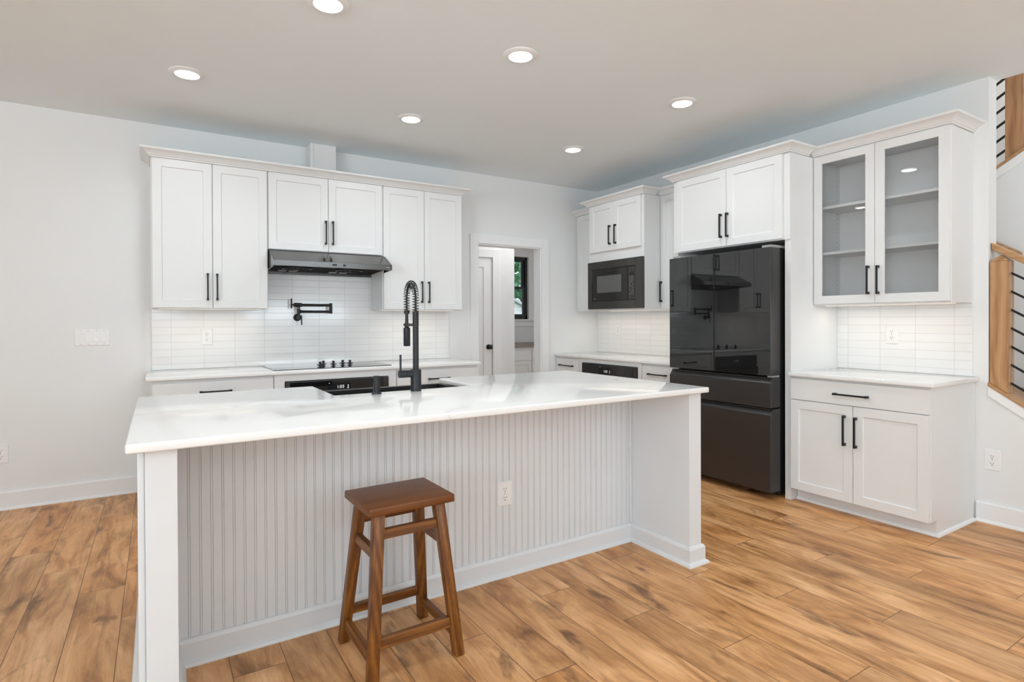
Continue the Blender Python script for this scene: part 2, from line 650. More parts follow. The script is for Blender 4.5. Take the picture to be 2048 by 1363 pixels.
def shaker(mb, u0, u1, z0, z1, v, th=0.019, stile=STILE, rec=0.008, hole=False):
    """shaker front: outer frame, recessed panel (or an opening)"""
    a, b = v, v + th
    s = stile
    O = [(u0, z0), (u1, z0), (u1, z1), (u0, z1)]
    I = [(u0 + s, z0 + s), (u1 - s, z0 + s), (u1 - s, z1 - s), (u0 + s, z1 - s)]
    t = 0.003
    J = [(u0 + s + t, z0 + s + t), (u1 - s - t, z0 + s + t), (u1 - s - t, z1 - s - t), (u0 + s + t, z1 - s - t)]
    vs_ = [(u, a, z) for u, z in O] + [(u, b, z) for u, z in O] + [(u, b, z) for u, z in I]
    fs = []
    for k in range(4):
        m = (k + 1) % 4
        fs.append((k, m, 4 + m, 4 + k))
        fs.append((4 + k, 4 + m, 8 + m, 8 + k))
    if hole:
        vs_ += [(u, a, z) for u, z in I]
        for k in range(4):
            m = (k + 1) % 4
            fs.append((8 + k, 8 + m, 12 + m, 12 + k))
            fs.append((k, m, 12 + m, 12 + k))
    else:
        vs_ += [(u, b - rec, z) for u, z in J]
        for k in range(4):
            m = (k + 1) % 4
            fs.append((8 + k, 8 + m, 12 + m, 12 + k))
        fs.append((12, 13, 14, 15))
        fs.append((0, 1, 2, 3))
    mb.add(vs_, fs)


def slab(mb, u0, u1, z0, z1, v, th=0.019):
    mb.box(u0, u1, v, v + th, z0, z1)


def pull(T, u, z, v, length, vert, parent):
    """black bar pull with two square posts"""
    mb = MB(T)
    w, pr = 0.0105, 0.031
    h = length / 2
    if vert:
        mb.box(u - w / 2, u + w / 2, v + pr - w, v + pr, z - h, z + h)
        for s in (-1, 1):
            mb.box(u - w * 0.65, u + w * 0.65, v, v + pr - w * 0.3, z + s * (h - 0.008) - 0.0085, z + s * (h - 0.008) + 0.0085)
    else:
        mb.box(u - h, u + h, v + pr - w, v + pr, z - w / 2, z + w / 2)
        for s in (-1, 1):
            mb.box(u + s * (h - 0.008) - 0.0085, u + s * (h - 0.008) + 0.0085, v, v + pr - w * 0.3, z - w * 0.65, z + w * 0.65)
    return mb.build('handle', M['black'], parent, 0.0012)


def door(T, u0, u1, z0, z1, v, parent, handle=None, glass=False, name='door', flat=False, material=None):
    mb = MB(T)
    if flat:
        slab(mb, u0, u1, z0, z1, v)
    else:
        shaker(mb, u0, u1, z0, z1, v, hole=glass)
    d = mb.build(name, material or M['cab'], parent, 0.0012)
    if glass:
        g = MB(T)
        g.box(u0 + STILE - 0.006, u1 - STILE + 0.006, v + 0.006, v + 0.010, z0 + STILE - 0.006, z1 - STILE + 0.006)
        g.build('glass_pane', M['glass'], d)
    if handle:
        hu, hz, ln, vert = handle
        pull(T, hu, hz, v + 0.019, ln, vert, d)
    return d


def pocket_body(T, u0, u1, z0, z1, depth, opening=None, toe=0.0, toe_h=0.0):
    """cabinet carcass with an appliance pocket (o0,o1,p0,p1,pocket depth) cut in its face"""
    mb = MB(T)
    zb = z0 + toe_h
    if opening:
        o0, o1, p0, p1, pd = opening
        mb.box(u0, o0, 0.001, depth, zb, z1)
        mb.box(o1, u1, 0.001, depth, zb, z1)
        mb.box(o0, o1, 0.001, depth, zb, p0)
        mb.box(o0, o1, 0.001, depth, p1, z1)
        mb.box(o0, o1, 0.001, depth - pd, p0, p1)
    else:
        mb.box(u0, u1, 0.001, depth, zb, z1)
    if toe_h:
        mb.box(u0, u1, 0.001, depth - toe, z0, zb)
    return mb


def croot(T, name, label, u, z, cat='cabinet', group=None, v=0.15):
    return thing(name, label, cat, T(u, v, z), group)


ZC0, ZT = 1.378, 2.443      # upper cabinets
CT = 0.915                  # perimeter counter top
CROWN = [(0, 2.446), (0.006, 2.446), (0.008, 2.453), (0.014, 2.456), (0.022, 2.466), (0.036, 2.478), (0.052, 2.486), (0.060, 2.489), (0.062, 2.502), (0, 2.502)]

# ------------------------------------------------------------------ room shell
struct('floor', MB().box(-9.2, 2.3, -9.2, 3.2, FZ - 0.1, FZ), M['floor'])
struct('ceiling', MB().box(-9.2, 0.12, -9.2, 3.2, H, H + 0.3).box(0.12, 2.3, -2.4, 3.2, H, H + 0.3), M['ceiling'])
D0, D1, DH = -1.596, -0.811, 2.065
struct('wall_back', MB().box(-9.2, D0, 0, 0.12, FZ, H).box(D1, 0.12, 0, 0.12, FZ, H).box(D0, D1, 0, 0.12, DH, H), M['wall'])
WE = -3.657
struct('wall_right', MB().box(0, 0.12, WE, 0, FZ, H), M['wall'])
# stair side wall under the sloping cap
SL = 0.672
y0s, z0s = WE, 0.80
yb = y0s - (z0s - FZ - 0.01) / SL
struct('wall_stair', MB().prism([(0, y0s, FZ), (0, y0s, z0s), (0, yb, FZ + 0.01), (0, yb, FZ)], [(0.12, y0s, FZ), (0.12, y0s, z0s), (0.12, yb, FZ + 0.01), (0.12, yb, FZ)]), M['wall'])
struct('trim_1', MB().prism([(-0.013, WE - 0.001, 0.800), (-0.013, WE - 0.001, 0.864), (-0.013, yb, FZ + 0.074), (-0.013, yb, FZ + 0.010)],
                            [(0.133, WE - 0.001, 0.800), (0.133, WE - 0.001, 0.864), (0.133, yb, FZ + 0.074), (0.133, yb, FZ + 0.010)]), M['trim'], 0.002, 'white skirt board along the sloping stair wall')
struct('trim_2', MB().prism([(-0.02, WE - 0.001, 0.864), (-0.02, WE - 0.001, 0.886), (-0.02, yb, FZ + 0.096), (-0.02, yb, FZ + 0.074)],
                            [(0.14, WE - 0.001, 0.864), (0.14, WE - 0.001, 0.886), (0.14, yb, FZ + 0.096), (0.14, yb, FZ + 0.074)]), M['oak_y'], 0.003, 'oak cap on the sloping stair wall')
# far side of the stairwell
US = 0.632


def zu(y):        # underside of the upper flight's skirt
    return 2.358 + (-3.373 - y) * US


struct('wall_stair_far', MB().prism([(1.0, -2.4, FZ), (1.0, -2.4, zu(-2.4)), (1.0, -6.4, zu(-6.4)), (1.0, -6.4, FZ)], [(1.1, -2.4, FZ), (1.1, -2.4, zu(-2.4)), (1.1, -6.4, zu(-6.4)), (1.1, -6.4, FZ)]), M['wall'])
struct('trim_3', MB().prism([(0.985, y, z) for y, z in ((-2.4, zu(-2.4) - 0.04), (-2.4, zu(-2.4) + 0.032), (-6.4, zu(-6.4) + 0.032), (-6.4, zu(-6.4) - 0.04))],
                            [(1.115, y, z) for y, z in ((-2.4, zu(-2.4) - 0.04), (-2.4, zu(-2.4) + 0.032), (-6.4, zu(-6.4) + 0.032), (-6.4, zu(-6.4) - 0.04))]), M['trim'], 0.002, 'white skirt board under the upper stair railing')
struct('trim_4', MB().prism([(0.975, y, z) for y, z in ((-2.4, zu(-2.4) + 0.032), (-2.4, zu(-2.4) + 0.054), (-6.4, zu(-6.4) + 0.054), (-6.4, zu(-6.4) + 0.032))],
                            [(1.125, y, z) for y, z in ((-2.4, zu(-2.4) + 0.032), (-2.4, zu(-2.4) + 0.054), (-6.4, zu(-6.4) + 0.054), (-6.4, zu(-6.4) + 0.032))]), M['oak_y'], 0.003, 'oak cap under the upper stair railing')
struct('wall_stair_back', MB().box(0.12, 2.3, -2.4, -2.28, FZ, 5.3), M['wall'])
struct('wall_stair_side', MB().box(2.18, 2.3, -9.2, -2.4, FZ, 5.3), M['wall'])
struct('wall_upper', MB().box(0.0, 0.12, -9.2, -2.4, H + 0.3, 5.3), M['wall'])
struct('ceiling_upper', MB().box(-0.1, 2.3, -9.2, -2.28, 5.3, 5.4), M['ceiling'])
# treads of the lower flight
st = thing('staircase', 'oak and white stairs rising behind the lower railing at right edge', 'stairs', (0.56, -4.2, FZ))
for k in range(4):
    zt = FZ + 0.19 * (k + 1)
    yf = -4.52 + 0.275 * k
    ye = yf + 0.30 if k < 3 else -2.41
    MB().box(0.145, 0.985, yf - 0.025, ye, zt - 0.03, zt).build('tread', M['oak_y'], st, 0.003)
    MB().box(0.145, 0.985, yf, yf + 0.015, zt - 0.19, zt - 0.031).build('riser', M['trim'], st)
MB().prism([(0.972, y, z) for y, z in ((-4.6, 0.05), (-4.6, 0.30), (-3.60, 1.00), (-3.60, 0.65))], [(0.998, y, z) for y, z in ((-4.6, 0.05), (-4.6, 0.30), (-3.60, 1.00), (-3.60, 0.65))]).build('skirt_board', M['trim'], st)
# enclosing walls behind the camera, with openings made up for the fill lights
mw_ = MB()
mw_.box(-9.2, -6.5, -9.12, -9.0, FZ, H).box(-3.9, -2.7, -9.12, -9.0, FZ, H).box(-0.5, 2.3, -9.12, -9.0, FZ, 5.3)
for a, b in ((-6.5, -3.9), (-2.7, -0.5)):
    mw_.box(a, b, -9.12, -9.0, FZ, 0.7).box(a, b, -9.12, -9.0, 2.4, H)
struct('wall_front', mw_, M['wall'])
ml_ = MB()
ml_.box(-9.12, -9.0, -9.0, -7.9, FZ, H).box(-9.12, -9.0, -5.3, 0, FZ, H).box(-9.12, -9.0, -7.9, -5.3, FZ, 0.7).box(-9.12, -9.0, -7.9, -5.3, 2.4, H)
struct('wall_left', ml_, M['wall'])
# utility room beyond the doorway
CX0, CX1, CY = -1.62, -0.848, 1.0
mu = MB()
mu.box(-2.3, CX0, CY, CY + 0.12, FZ, H).box(CX1, -0.524, CY, CY + 0.12, FZ, H).box(CX0, CX1, CY, CY + 0.12, 2.055, H)
mu.box(-0.644, -0.524, CY + 0.12, 2.9, FZ, H)
struct('wall_closet', mu, M['wall'])
struct('wall_utility_left', MB().box(-2.42, -2.3, 0.12, CY, FZ, H), M['wall'])
struct('wall_utility_right', MB().box(2.18, 2.3, 0.12, 2.9, FZ, H), M['wall'])
WX0, WX1, WZ0, WZ1, WY = 0.10, 0.952, 1.300, 2.342, 2.9
struct('wall_utility_back', MB().box(-0.524, WX0, WY, WY + 0.14, FZ, H).box(WX1, 2.18, WY, WY + 0.14, FZ, H).box(WX0, WX1, WY, WY + 0.14, FZ, WZ0).box(WX0, WX1, WY, WY + 0.14, WZ1, H), M['wall'])

# baseboards
BB = [(0, FZ), (0.028, FZ), (0.028, FZ + 0.006), (0.024, FZ + 0.014), (0.016, FZ + 0.019), (0.016, FZ + 0.116), (0.012, FZ + 0.121), (0, FZ + 0.121)]
struct('baseboard_back', MB().sweep([(-4.40, 0), (-9.0, 0)][::-1], BB), M['trim'])
struct('baseboard_right', MB().sweep([(0, -3.60), (0, -4.62)], BB), M['trim'])
# door casing of the back wall opening and its jamb
cs = MB()
cw, ctk = 0.092, 0.018
cs.box(D0 - cw, D0, -ctk, 0, FZ, DH + cw).box(D1, D1 + cw, -ctk, 0, FZ, DH + cw).box(D0, D1, -ctk, 0, DH, DH + cw)
struct('trim_5', cs, M['trim'], 0.002, 'flat white casing around the doorway in the back wall')
struct('trim_6', MB().box(D0, D0 + 0.012, 0.0, 0.125, FZ, DH).box(D1 - 0.012, D1, 0.0, 0.125, FZ, DH).box(D0 + 0.012, D1 - 0.012, 0.0, 0.125, DH - 0.012, DH), M['trim'], 0, 'white jamb lining the doorway')
# closed closet door beyond
struct('trim_7', MB().box(CX1, CX1 + 0.10, CY - 0.018, CY, FZ, 2.155).box(CX0 - 0.1, CX0, CY - 0.018, CY, FZ, 2.155).box(CX0, CX1, CY - 0.018, CY, 2.055, 2.155), M['trim'], 0.002, 'white casing around the closet door')
dr = MB()


def T_closet(u, v, z):
    return Vector((u, CY + 0.03 - v, z))


dr.T = T_closet
shaker(dr, CX0 + 0.004, CX1 - 0.004, FZ + 0.01, 2.050, 0.0, th=0.028, stile=0.115, rec=0.010)
d1 = struct('door_1', dr, M['trim'], 0.001, 'white closet door with a black round knob, beyond the doorway')
kb = MB()
kb.lathe((-0.905, CY, 0.957), [(0.031, 0.0), (0.031, -0.008), (0.012, -0.010), (0.011, -0.032), (0.024, -0.036), (0.029, -0.048), (0.026, -0.060), (0.014, -0.067)], 24, 'y')
kb.build('door_knob', M['black'], d1, 0, True)
MB().box(CX1 - 0.006, CX1 + 0.004, CY - 0.002, CY + 0.006, 0.925, 0.985).build('strike_plate', M['black'], d1)
# utility window
w1 = struct('window_1', MB().box(WX0, WX1, WY + 0.03, WY + 0.09, WZ0, WZ0 + 0.05).box(WX0, WX1, WY + 0.03, WY + 0.09, WZ1 - 0.04, WZ1).box(WX0, WX0 + 0.04, WY + 0.03, WY + 0.09, WZ0, WZ1).box(WX1 - 0.04, WX1, WY + 0.03, WY + 0.09, WZ0, WZ1), M['winframe'], 0, 'black double-hung window of the utility room')
for nm, a, b, yy in (('lower_sash', WZ0 + 0.05, 1.845, WY + 0.04), ('upper_sash', 1.815, WZ1 - 0.04, WY + 0.062)):
    s_ = MB()
    sx = 0.05 if nm == 'lower_sash' else 0.06
    s_.box(WX0 + 0.04, WX1 - 0.04, yy, yy + 0.02, a, a + 0.035).box(WX0 + 0.04, WX1 - 0.04, yy, yy + 0.02, b - 0.04, b).box(WX0 + 0.04, WX0 + 0.04 + sx, yy, yy + 0.02, a + 0.035, b - 0.04).box(WX1 - 0.04 - sx, WX1 - 0.04, yy, yy + 0.02, a + 0.035, b - 0.04)
    so = s_.build(nm, M['winframe'], w1)
    MB().box(WX0 + 0.09, WX1 - 0.09, yy + 0.008, yy + 0.012, a + 0.03, b - 0.035).build('glass_pane', M['glass'], so)
struct('trim_8', MB().box(WX1, WX1 + 0.095, WY - 0.02, WY, WZ0, WZ1 + 0.1).box(WX0 - 0.095, WX0, WY - 0.02, WY, WZ0, WZ1 + 0.1).box(WX0, WX1, WY - 0.02, WY, WZ1, WZ1 + 0.1).box(WX0 - 0.12, WX1 + 0.30, WY - 0.05, WY, WZ0 - 0.025, WZ0).box(WX0 - 0.1, WX1 + 0.25, WY - 0.018, WY, WZ0 - 0.115, WZ0 - 0.025), M['trim'], 0.002, 'white casing, sill and apron of the utility window')
# utility cabinets with a brown counter
uc = thing('utility_cabinet', 'white drawer cabinet below the utility room window', 'cabinet', (0.6, 2.6, FZ))
MB().box(-0.52, 2.17, 2.34, 2.898, FZ + 0.1, 0.845).box(-0.52, 2.17, 2.41, 2.898, FZ, FZ + 0.1).build('body', M['cab'], uc)


def T_util(u, v, z):
    return Vector((u, 2.34 - v, z))


for a, b in ((-0.50, 0.62), (0.64, 1.4)):
    door(T_util, a, b, 0.66, 0.815, 0.0, uc, name='drawer', flat=True)
    door(T_util, a, b, 0.13, 0.645, 0.0, uc)
uk = MB().box(-0.522, 2.175, 2.29, 2.898, 0.862, 0.915).build('countertop', M['brownctr'], None, 0.003, world_origin=(0.6, 2.6, 0.862))
tag(uk, 'brown counter on the utility room cabinet', 'countertop')
MB().box(-0.52, 2.17, 2.33, 2.898, 0.845, 0.8615).build('top_rail', M['cab'], uc)

# outside the utility window
g_ = tag(MB().box(-5, 40, 3.2, 60, -0.4, -0.3).build('lawn', M['grass'], None), 'green lawn outside the utility window', 'lawn', kind='structure')
hs = thing('house', 'white-sided neighbouring house seen low in the utility window', 'house', (6, 13.5, -0.3))
MB().prism([(2.4, 12, -0.3), (9.6, 12, -0.3), (9.6, 12, 0.45), (6.0, 12, 2.12), (2.4, 12, 0.45)], [(2.4, 16, -0.3), (9.6, 16, -0.3), (9.6, 16, 0.45), (6.0, 16, 2.12), (2.4, 16, 0.45)]).build('wall', M['siding'], hs)
MB().prism([(9.9, 11.8, 0.33), (9.9, 11.8, 0.41), (6.0, 11.8, 2.22), (2.1, 11.8, 0.41), (2.1, 11.8, 0.33), (6.0, 11.8, 2.135)], [(9.9, 16.2, 0.33), (9.9, 16.2, 0.41), (6.0, 16.2, 2.22), (2.1, 16.2, 0.41), (2.1, 16.2, 0.33), (6.0, 16.2, 2.135)]).build('roof', M['roof'], hs)


def tree(x, y, r, zc, label):
    t = thing('tree', label, 'tree', (x, y, -0.3))
    MB().tube([(x, y, -0.3), (x + 0.1, y, zc * 0.6), (x, y, zc + r * 0.3)], [0.25, 0.2, 0.1], 10).build('trunk', M['bark'], t, 0, True)
    lv = MB()
    for _ in range(5200):
        a, b = random.uniform(0, 2 * PI), random.uniform(-1, 1)
        q = (1 - random.random() ** 3 * 0.5) * r
        c = math.sqrt(1 - b * b)
        wob = 1 + 0.22 * math.sin(3 * a + 5 * b) + 0.15 * math.sin(7 * a)
        p = Vector((x + q * wob * c * math.cos(a), y + q * wob * c * math.sin(a), zc + q * 1.1 * b))
        n_ = Vector((random.gauss(0, 1), random.gauss(0, 1), random.gauss(0, 1))).normalized()
        e1 = n_.orthogonal().normalized()
        e2 = n_.cross(e1)
        s = random.uniform(0.16, 0.34)
        lv.add([p - e1 * s, p - e2 * s * 0.5, p + e1 * s, p + e2 * s * 0.5], [(0, 1, 2, 3)])
    lv.build('foliage', M['leaf'], t)


tree(13.0, 23.0, 3.4, 3.4, 'leafy green tree seen through the black utility room window')


# ------------------------------------------------------------------ back wall cabinets
def upper(T, label, u0, u1, z0, z1, depth, doors, v_handle_z, hlen, name='wall_cabinet', group=None, gap=0.0022, bar=False):
    r = croot(T, name, label, (u0 + u1) / 2, z0, group=group)
    pocket_body(T, u0, u1, z0, z1, depth).build('body', M['cab'], r, 0.0008)
    for (a, b, hu) in doors:
        door(T, a, b, z0 + 0.004, z1 - 0.002, depth, r, (hu, v_handle_z, hlen, True) if hu is not None else None)
    return r


GU = 'white wall cabinets on the back wall'
DP = 0.316
c = upper(T_back, 'tall white wall cabinet left of the range hood', -4.392, -3.6245, ZC0, ZT, DP, [(-4.384, -4.0085, -4.041), (-4.0045, -3.632, -3.979)], 1.536, 0.197, group=GU)
MB(T_back).box(-4.35, -3.66, 0.16, 0.22, ZC0 - 0.007, ZC0 - 0.0005).build('light_bar', M['strip'], c)
upper(T_back, 'short white wall cabinet directly above the range hood', -3.6235, -2.7085, 1.842, ZT, DP, [(-3.620, -3.1670, -3.188), (-3.163, -2.712, -3.132)], 2.000, 0.193, group=GU)
c = upper(T_back, 'tall white wall cabinet right of the range hood', -2.7075, -1.942, ZC0, ZT, DP, [(-2.699, -2.3235, -2.351), (-2.3195, -1.947, -2.283)], 1.536, 0.190, group=GU)
MB(T_back).box(-2.68, -1.97, 0.16, 0.22, ZC0 - 0.007, ZC0 - 0.0005).build('light_bar', M['strip'], c)
cm = MB().sweep([(-4.394, -0.002), (-4.394, -0.333), (-1.940, -0.333), (-1.940, -0.002)], CROWN)
cm.box(-4.39, -1.944, -0.333, -0.002, 2.4435, 2.446)
tag(cm.build('crown_molding', M['cab'], None, world_origin=(-3.17, -0.33, 2.446)), 'white crown molding topping the range hood wall cabinets', 'molding')
# boxed duct above the crown
dc = thing('duct_chase', 'white boxed duct between the hood cabinets and ceiling', 'duct', (-3.15, -0.08, 2.4465))
MB().box(-3.262, -3.052, -0.152, -0.001, 2.4465, H - 0.001).build('body', M['cab'], dc)
MB().box(-3.266, -3.238, -0.158, -0.1525, 2.4465, H - 0.001).build('corner_trim', M['cab'], dc, 0.001)

# range hood
hx0, hx1 = -3.620, -2.712
rh = thing('range_hood', 'dark stainless range hood under the short wall cabinet', 'range hood', (-3.166, -0.2, 1.67))
prof = [(-0.002, 1.838), (-0.336, 1.838), (-0.522, 1.745), (-0.522, 1.702), (-0.500, 1.702), (-0.500, 1.722), (-0.030, 1.700), (-0.030, 1.675), (-0.002, 1.675)]
MB().prism([(hx0 + 0.012, y, z) for y, z in prof], [(hx1 - 0.004 + 0.012, y, z) for y, z in prof]).build('canopy', M['hood'], rh, 0.0015)
for s, (a, b) in enumerate(((hx0 + 0.0005, hx0 + 0.0115), (hx1 + 0.0085, hx1 + 0.0195))):
    pp = [(-0.002, 1.838), (-0.336, 1.838), (-0.522, 1.745), (-0.522, 1.702), (-0.300, 1.688), (-0.002, 1.675)]
    if s == 1:
        pp = [(-0.345, 1.8335), (-0.522, 1.745), (-0.522, 1.702), (-0.345, 1.691)]
    MB().prism([(a, y, z) for y, z in pp], [(b, y, z) for y, z in pp]).build('side_panel', M['hood'], rh, 0.001)
MB().hexa([(hx0 + 0.02, -0.499, 1.7205), (hx1, -0.499, 1.7205), (hx1, -0.032, 1.698), (hx0 + 0.02, -0.032, 1.698)],
          [(hx0 + 0.02, -0.499, 1.7215), (hx1, -0.499, 1.7215), (hx1, -0.032, 1.6995), (hx0 + 0.02, -0.032, 1.6995)]).build('filter_panel', M['hoodin'], rh)
for fx_, fy_ in ((-3.40, -0.27), (-2.98, -0.27)):
    f_ = MB()
    zc_ = 1.7085
    f_.lathe((fx_, fy_, zc_), [(0.105, 0.004), (0.115, 0.0), (0.115, -0.008), (0.095, -0.010), (0.095, 0.002)], 36)
    fo = f_.build('fan_grille', M['black'], rh, 0, True)
    sp = MB()
    for k in range(9):
        a = 2 * PI * k / 9
        sp.tube([(fx_ + 0.02 * math.cos(a), fy_ + 0.02 * math.sin(a), zc_ - 0.012), (fx_ + 0.097 * math.cos(a + 0.5), fy_ + 0.097 * math.sin(a + 0.5), zc_ - 0.011)], 0.0035, 6)
    sp.lathe((fx_, fy_, zc_ - 0.013), [(0.024, 0.004), (0.024, -0.003), (0.012, -0.006)], 20)
    sp.build('grille_bars', M['black'], fo)
for lx in (-3.44, -3.03):
    MB().box(lx - 0.075, lx - 0.012, -0.125, -0.065, 1.694, 1.7045).build('light_lens', M['gray'], rh, 0.001)
    MB().box(lx + 0.012, lx + 0.075, -0.125, -0.065, 1.694, 1.7045).build('light_lens', M['gray'], rh, 0.001)
for bx, bw in ((-3.166, 0.034), (-3.088, 0.02)):
    MB().box(bx - bw / 2, bx + bw / 2, -0.5245, -0.5215, 1.7165, 1.7305).build('switch_button', M['black'], rh, 0.0005)
MB().box(-2.745, -2.712, -0.5235, -0.5215, 1.7195, 1.7255).build('badge', M['gray'], rh)

# backsplashes
bs = MB().box(-4.394, -1.925, -0.010, -0.001, CT + 0.0005, 1.3775).box(-3.622, -2.7085, -0.010, -0.001, 1.3775, 1.674)
tag(bs.build('tile_backsplash', M['tile_x'], None, world_origin=(-3.16, -0.005, CT)), 'glossy white stacked tile backsplash behind the cooktop', 'backsplash')
bs = MB().box(-0.010, -0.001, -1.697, -0.001, CT + 0.0005, 1.3775)
tag(bs.build('tile_backsplash', M['tile_y'], None, world_origin=(-0.005, -0.85, CT)), 'white tile backsplash under the built-in microwave', 'backsplash')
bs = MB().box(-0.010, -0.001, -3.578, -2.7445, CT + 0.0005, 1.3775)
tag(bs.build('tile_backsplash', M['tile_y'], None, world_origin=(-0.005, -3.16, CT)), 'white tile backsplash under the glass-door cabinet', 'backsplash')


# countertops
def counter(mb, label, org, bev=0.006):
    return tag(mb.build('countertop', M['quartz'], None, bev, True, 3, world_origin=org), label, 'countertop')


counter(MB().box(-4.427, -1.920, -0.650, -0.0105, CT - 0.028, CT), 'white quartz countertop under the black cooktop', (-3.17, -0.3, CT - 0.028))
counter(MB().box(-0.645, -0.0105, -1.697, -0.003, CT - 0.028, CT), 'white quartz countertop below the built-in microwave', (-0.3, -0.85, CT - 0.028))
counter(MB().box(-0.650, -0.0105, -3.615, -2.7455, CT - 0.028, CT), 'white quartz countertop below the glass-door cabinet', (-0.3, -3.18, CT - 0.028))


# base cabinets
def base(T, label, u0, u1, drawer, doors, hz, hlen, opening=None, depth=0.610, toe=True, group=None):
    r = croot(T, 'base_cabinet', label, (u0 + u1) / 2, FZ, group=group, v=0.3)
    pocket_body(T, u0, u1, FZ + 0.0005, 0.8865, depth, opening, 0.075, 0.092).build('body', M['cab'], r, 0.0008)
    if drawer:
        a, b, z0, z1, hu = drawer
        door(T, a, b, z0, z1, depth, r, (hu, hz, hlen, False), name='drawer', flat=True)
    for (a, b, z0, z1, h) in doors:
        door(T, a, b, z0, z1, depth, r, h)
    return r


GB = 'white base cabinets on the back wall'
base(T_back, 'white base cabinet with one wide drawer left of the oven', -4.394, -3.6365, (-4.386, -3.641, 0.725, 0.866, -4.014), [(-4.386, -4.016, 0.108, 0.72, None), (-4.012, -3.641, 0.108, 0.72, None)], 0.797, 0.20, group=GB)
base(T_back, 'white oven cabinet under the cooktop', -3.6355, -2.7015, None, [], 0.797, 0.20, opening=(-3.562, -2.770, 0.20, 0.8355, 0.45), depth=0.629, group=GB)
base(T_back, 'white base cabinet with a drawer right of the oven near the doorway', -2.7005, -1.942, (-2.694, -1.947, 0.725, 0.866, -2.32), [(-2.694, -2.323, 0.108, 0.72, None), (-2.319, -1.947, 0.108, 0.72, None)], 0.790, 0.20, group=GB)
GR = 'white base cabinets on the right wall'
base(T_right, 'white base cabinet with a small drawer in the room corner', 0.003, 0.428, (0.034, 0.418, 0.725, 0.866, 0.211), [(0.034, 0.418, 0.108, 0.72, None)], 0.795, 0.238, group=GR)
base(T_right, 'white oven cabinet below the built-in microwave', 0.429, 1.3235, None, [], 0.8, 0.2, opening=(0.487, 1.277, 0.20, 0.8465, 0.45), depth=0.629, group=GR)
base(T_right, 'white base cabinet with a drawer between corner oven and refrigerator', 1.3245, 1.697, (1.331, 1.690, 0.725, 0.866, 1.521), [(1.331, 1.690, 0.108, 0.72, None)], 0.797, 0.215, group=GR)
r = base(T_right, 'white base cabinet with drawer and two doors below glass-door cabinet', 2.7465, 3.590,
         (2.753, 3.586, 0.729, 0.872, 3.160), [(2.753, 3.1675, 0.109, 0.724, (3.121, 0.567, 0.193, True)), (3.1715, 3.586, 0.109, 0.724, (3.190, 0.563, 0.193, True))], 0.795, 0.212)
SH = [(0, FZ), (0.016, FZ), (0.016, FZ + 0.005), (0.011, FZ + 0.015), (0.004, FZ + 0.019), (0, FZ + 0.019)]
MB().sweep([(-0.5355, -2.7475), (-0.5355, -3.5905), (-0.029, -3.5905)], SH).build('shoe_molding', M['trim'], r)


def oven(T, label, u0, u1, z1, text, tu, tz, v, mat_digits):
    r = thing('wall_oven', label, 'oven', T((u0 + u1) / 2, v - 0.3, 0.2), 'undercounter ovens')
    MB(T).box(u0 + 0.006, u1 - 0.006, v - 0.44, v - 0.004, 0.205, z1 - 0.008).build('case', M['bsteel_side'], r)
    MB(T).box(u0, u1, v + 0.0005, v + 0.018, 0.70, z1).build('control_panel', M['bsteel'], r, 0.002)
    MB(T).box(u0 + 0.028, u1 - 0.04, v + 0.0185, v + 0.0205, 0.705, z1 - 0.006).build('control_glass', M['bglass'], r)
    d = MB(T).box(u0, u1, v + 0.0005, v + 0.03, 0.205, 0.694).build('oven_door', M['bglass'], r, 0.003)
    h = MB(T)
    h.tube([(u0 + 0.06, v + 0.07, 0.655), (u1 - 0.06, v + 0.07, 0.655)], 0.011, 12)
    for q in (u0 + 0.09, u1 - 0.09):
        h.box(q - 0.01, q + 0.01, v + 0.03, v + 0.066, 0.645, 0.665)
    h.build('handle', M['bsteel'], d)
    MB(T).box(tu - 0.10, tu + 0.075, v + 0.0207, v + 0.0212, tz - 0.042, tz + 0.030).build('display', M['display'], r)
    text_obj('clock_digits', text, 0.034, T, tu - 0.005, v + 0.0222, tz, mat_digits, r)
    s = MB(T)
    s.box(tu + 0.051, tu + 0.055, v + 0.0216, v + 0.0222, tz - 0.012, tz + 0.014)
    s.box(tu + 0.047, tu + 0.059, v + 0.0216, v + 0.0222, tz - 0.014, tz - 0.010)
    s.box(tu + 0.056, tu + 0.060, v + 0.0216, v + 0.0222, tz + 0.006, tz + 0.009)
    s.build('temperature_icon', mat_digits, r)
    MB(T).lathe((tu - 0.09, v + 0.0213, z1 - 0.025), [(0.003, 0.0), (0.003, 0.0006)], 12, 'y').build('indicator', mat_digits, r)
    return r


oven(T_back, 'black undercounter oven with clock display below the cooktop', -3.557, -2.772, 0.830, '1:03', -3.155, 0.774, 0.629, M['digits'])
oven(T_right, 'black undercounter oven in the right-hand run below the microwave', 0.492, 1.272, 0.8435, '1:03', 0.865, 0.777, 0.629, M['digits_dim'])

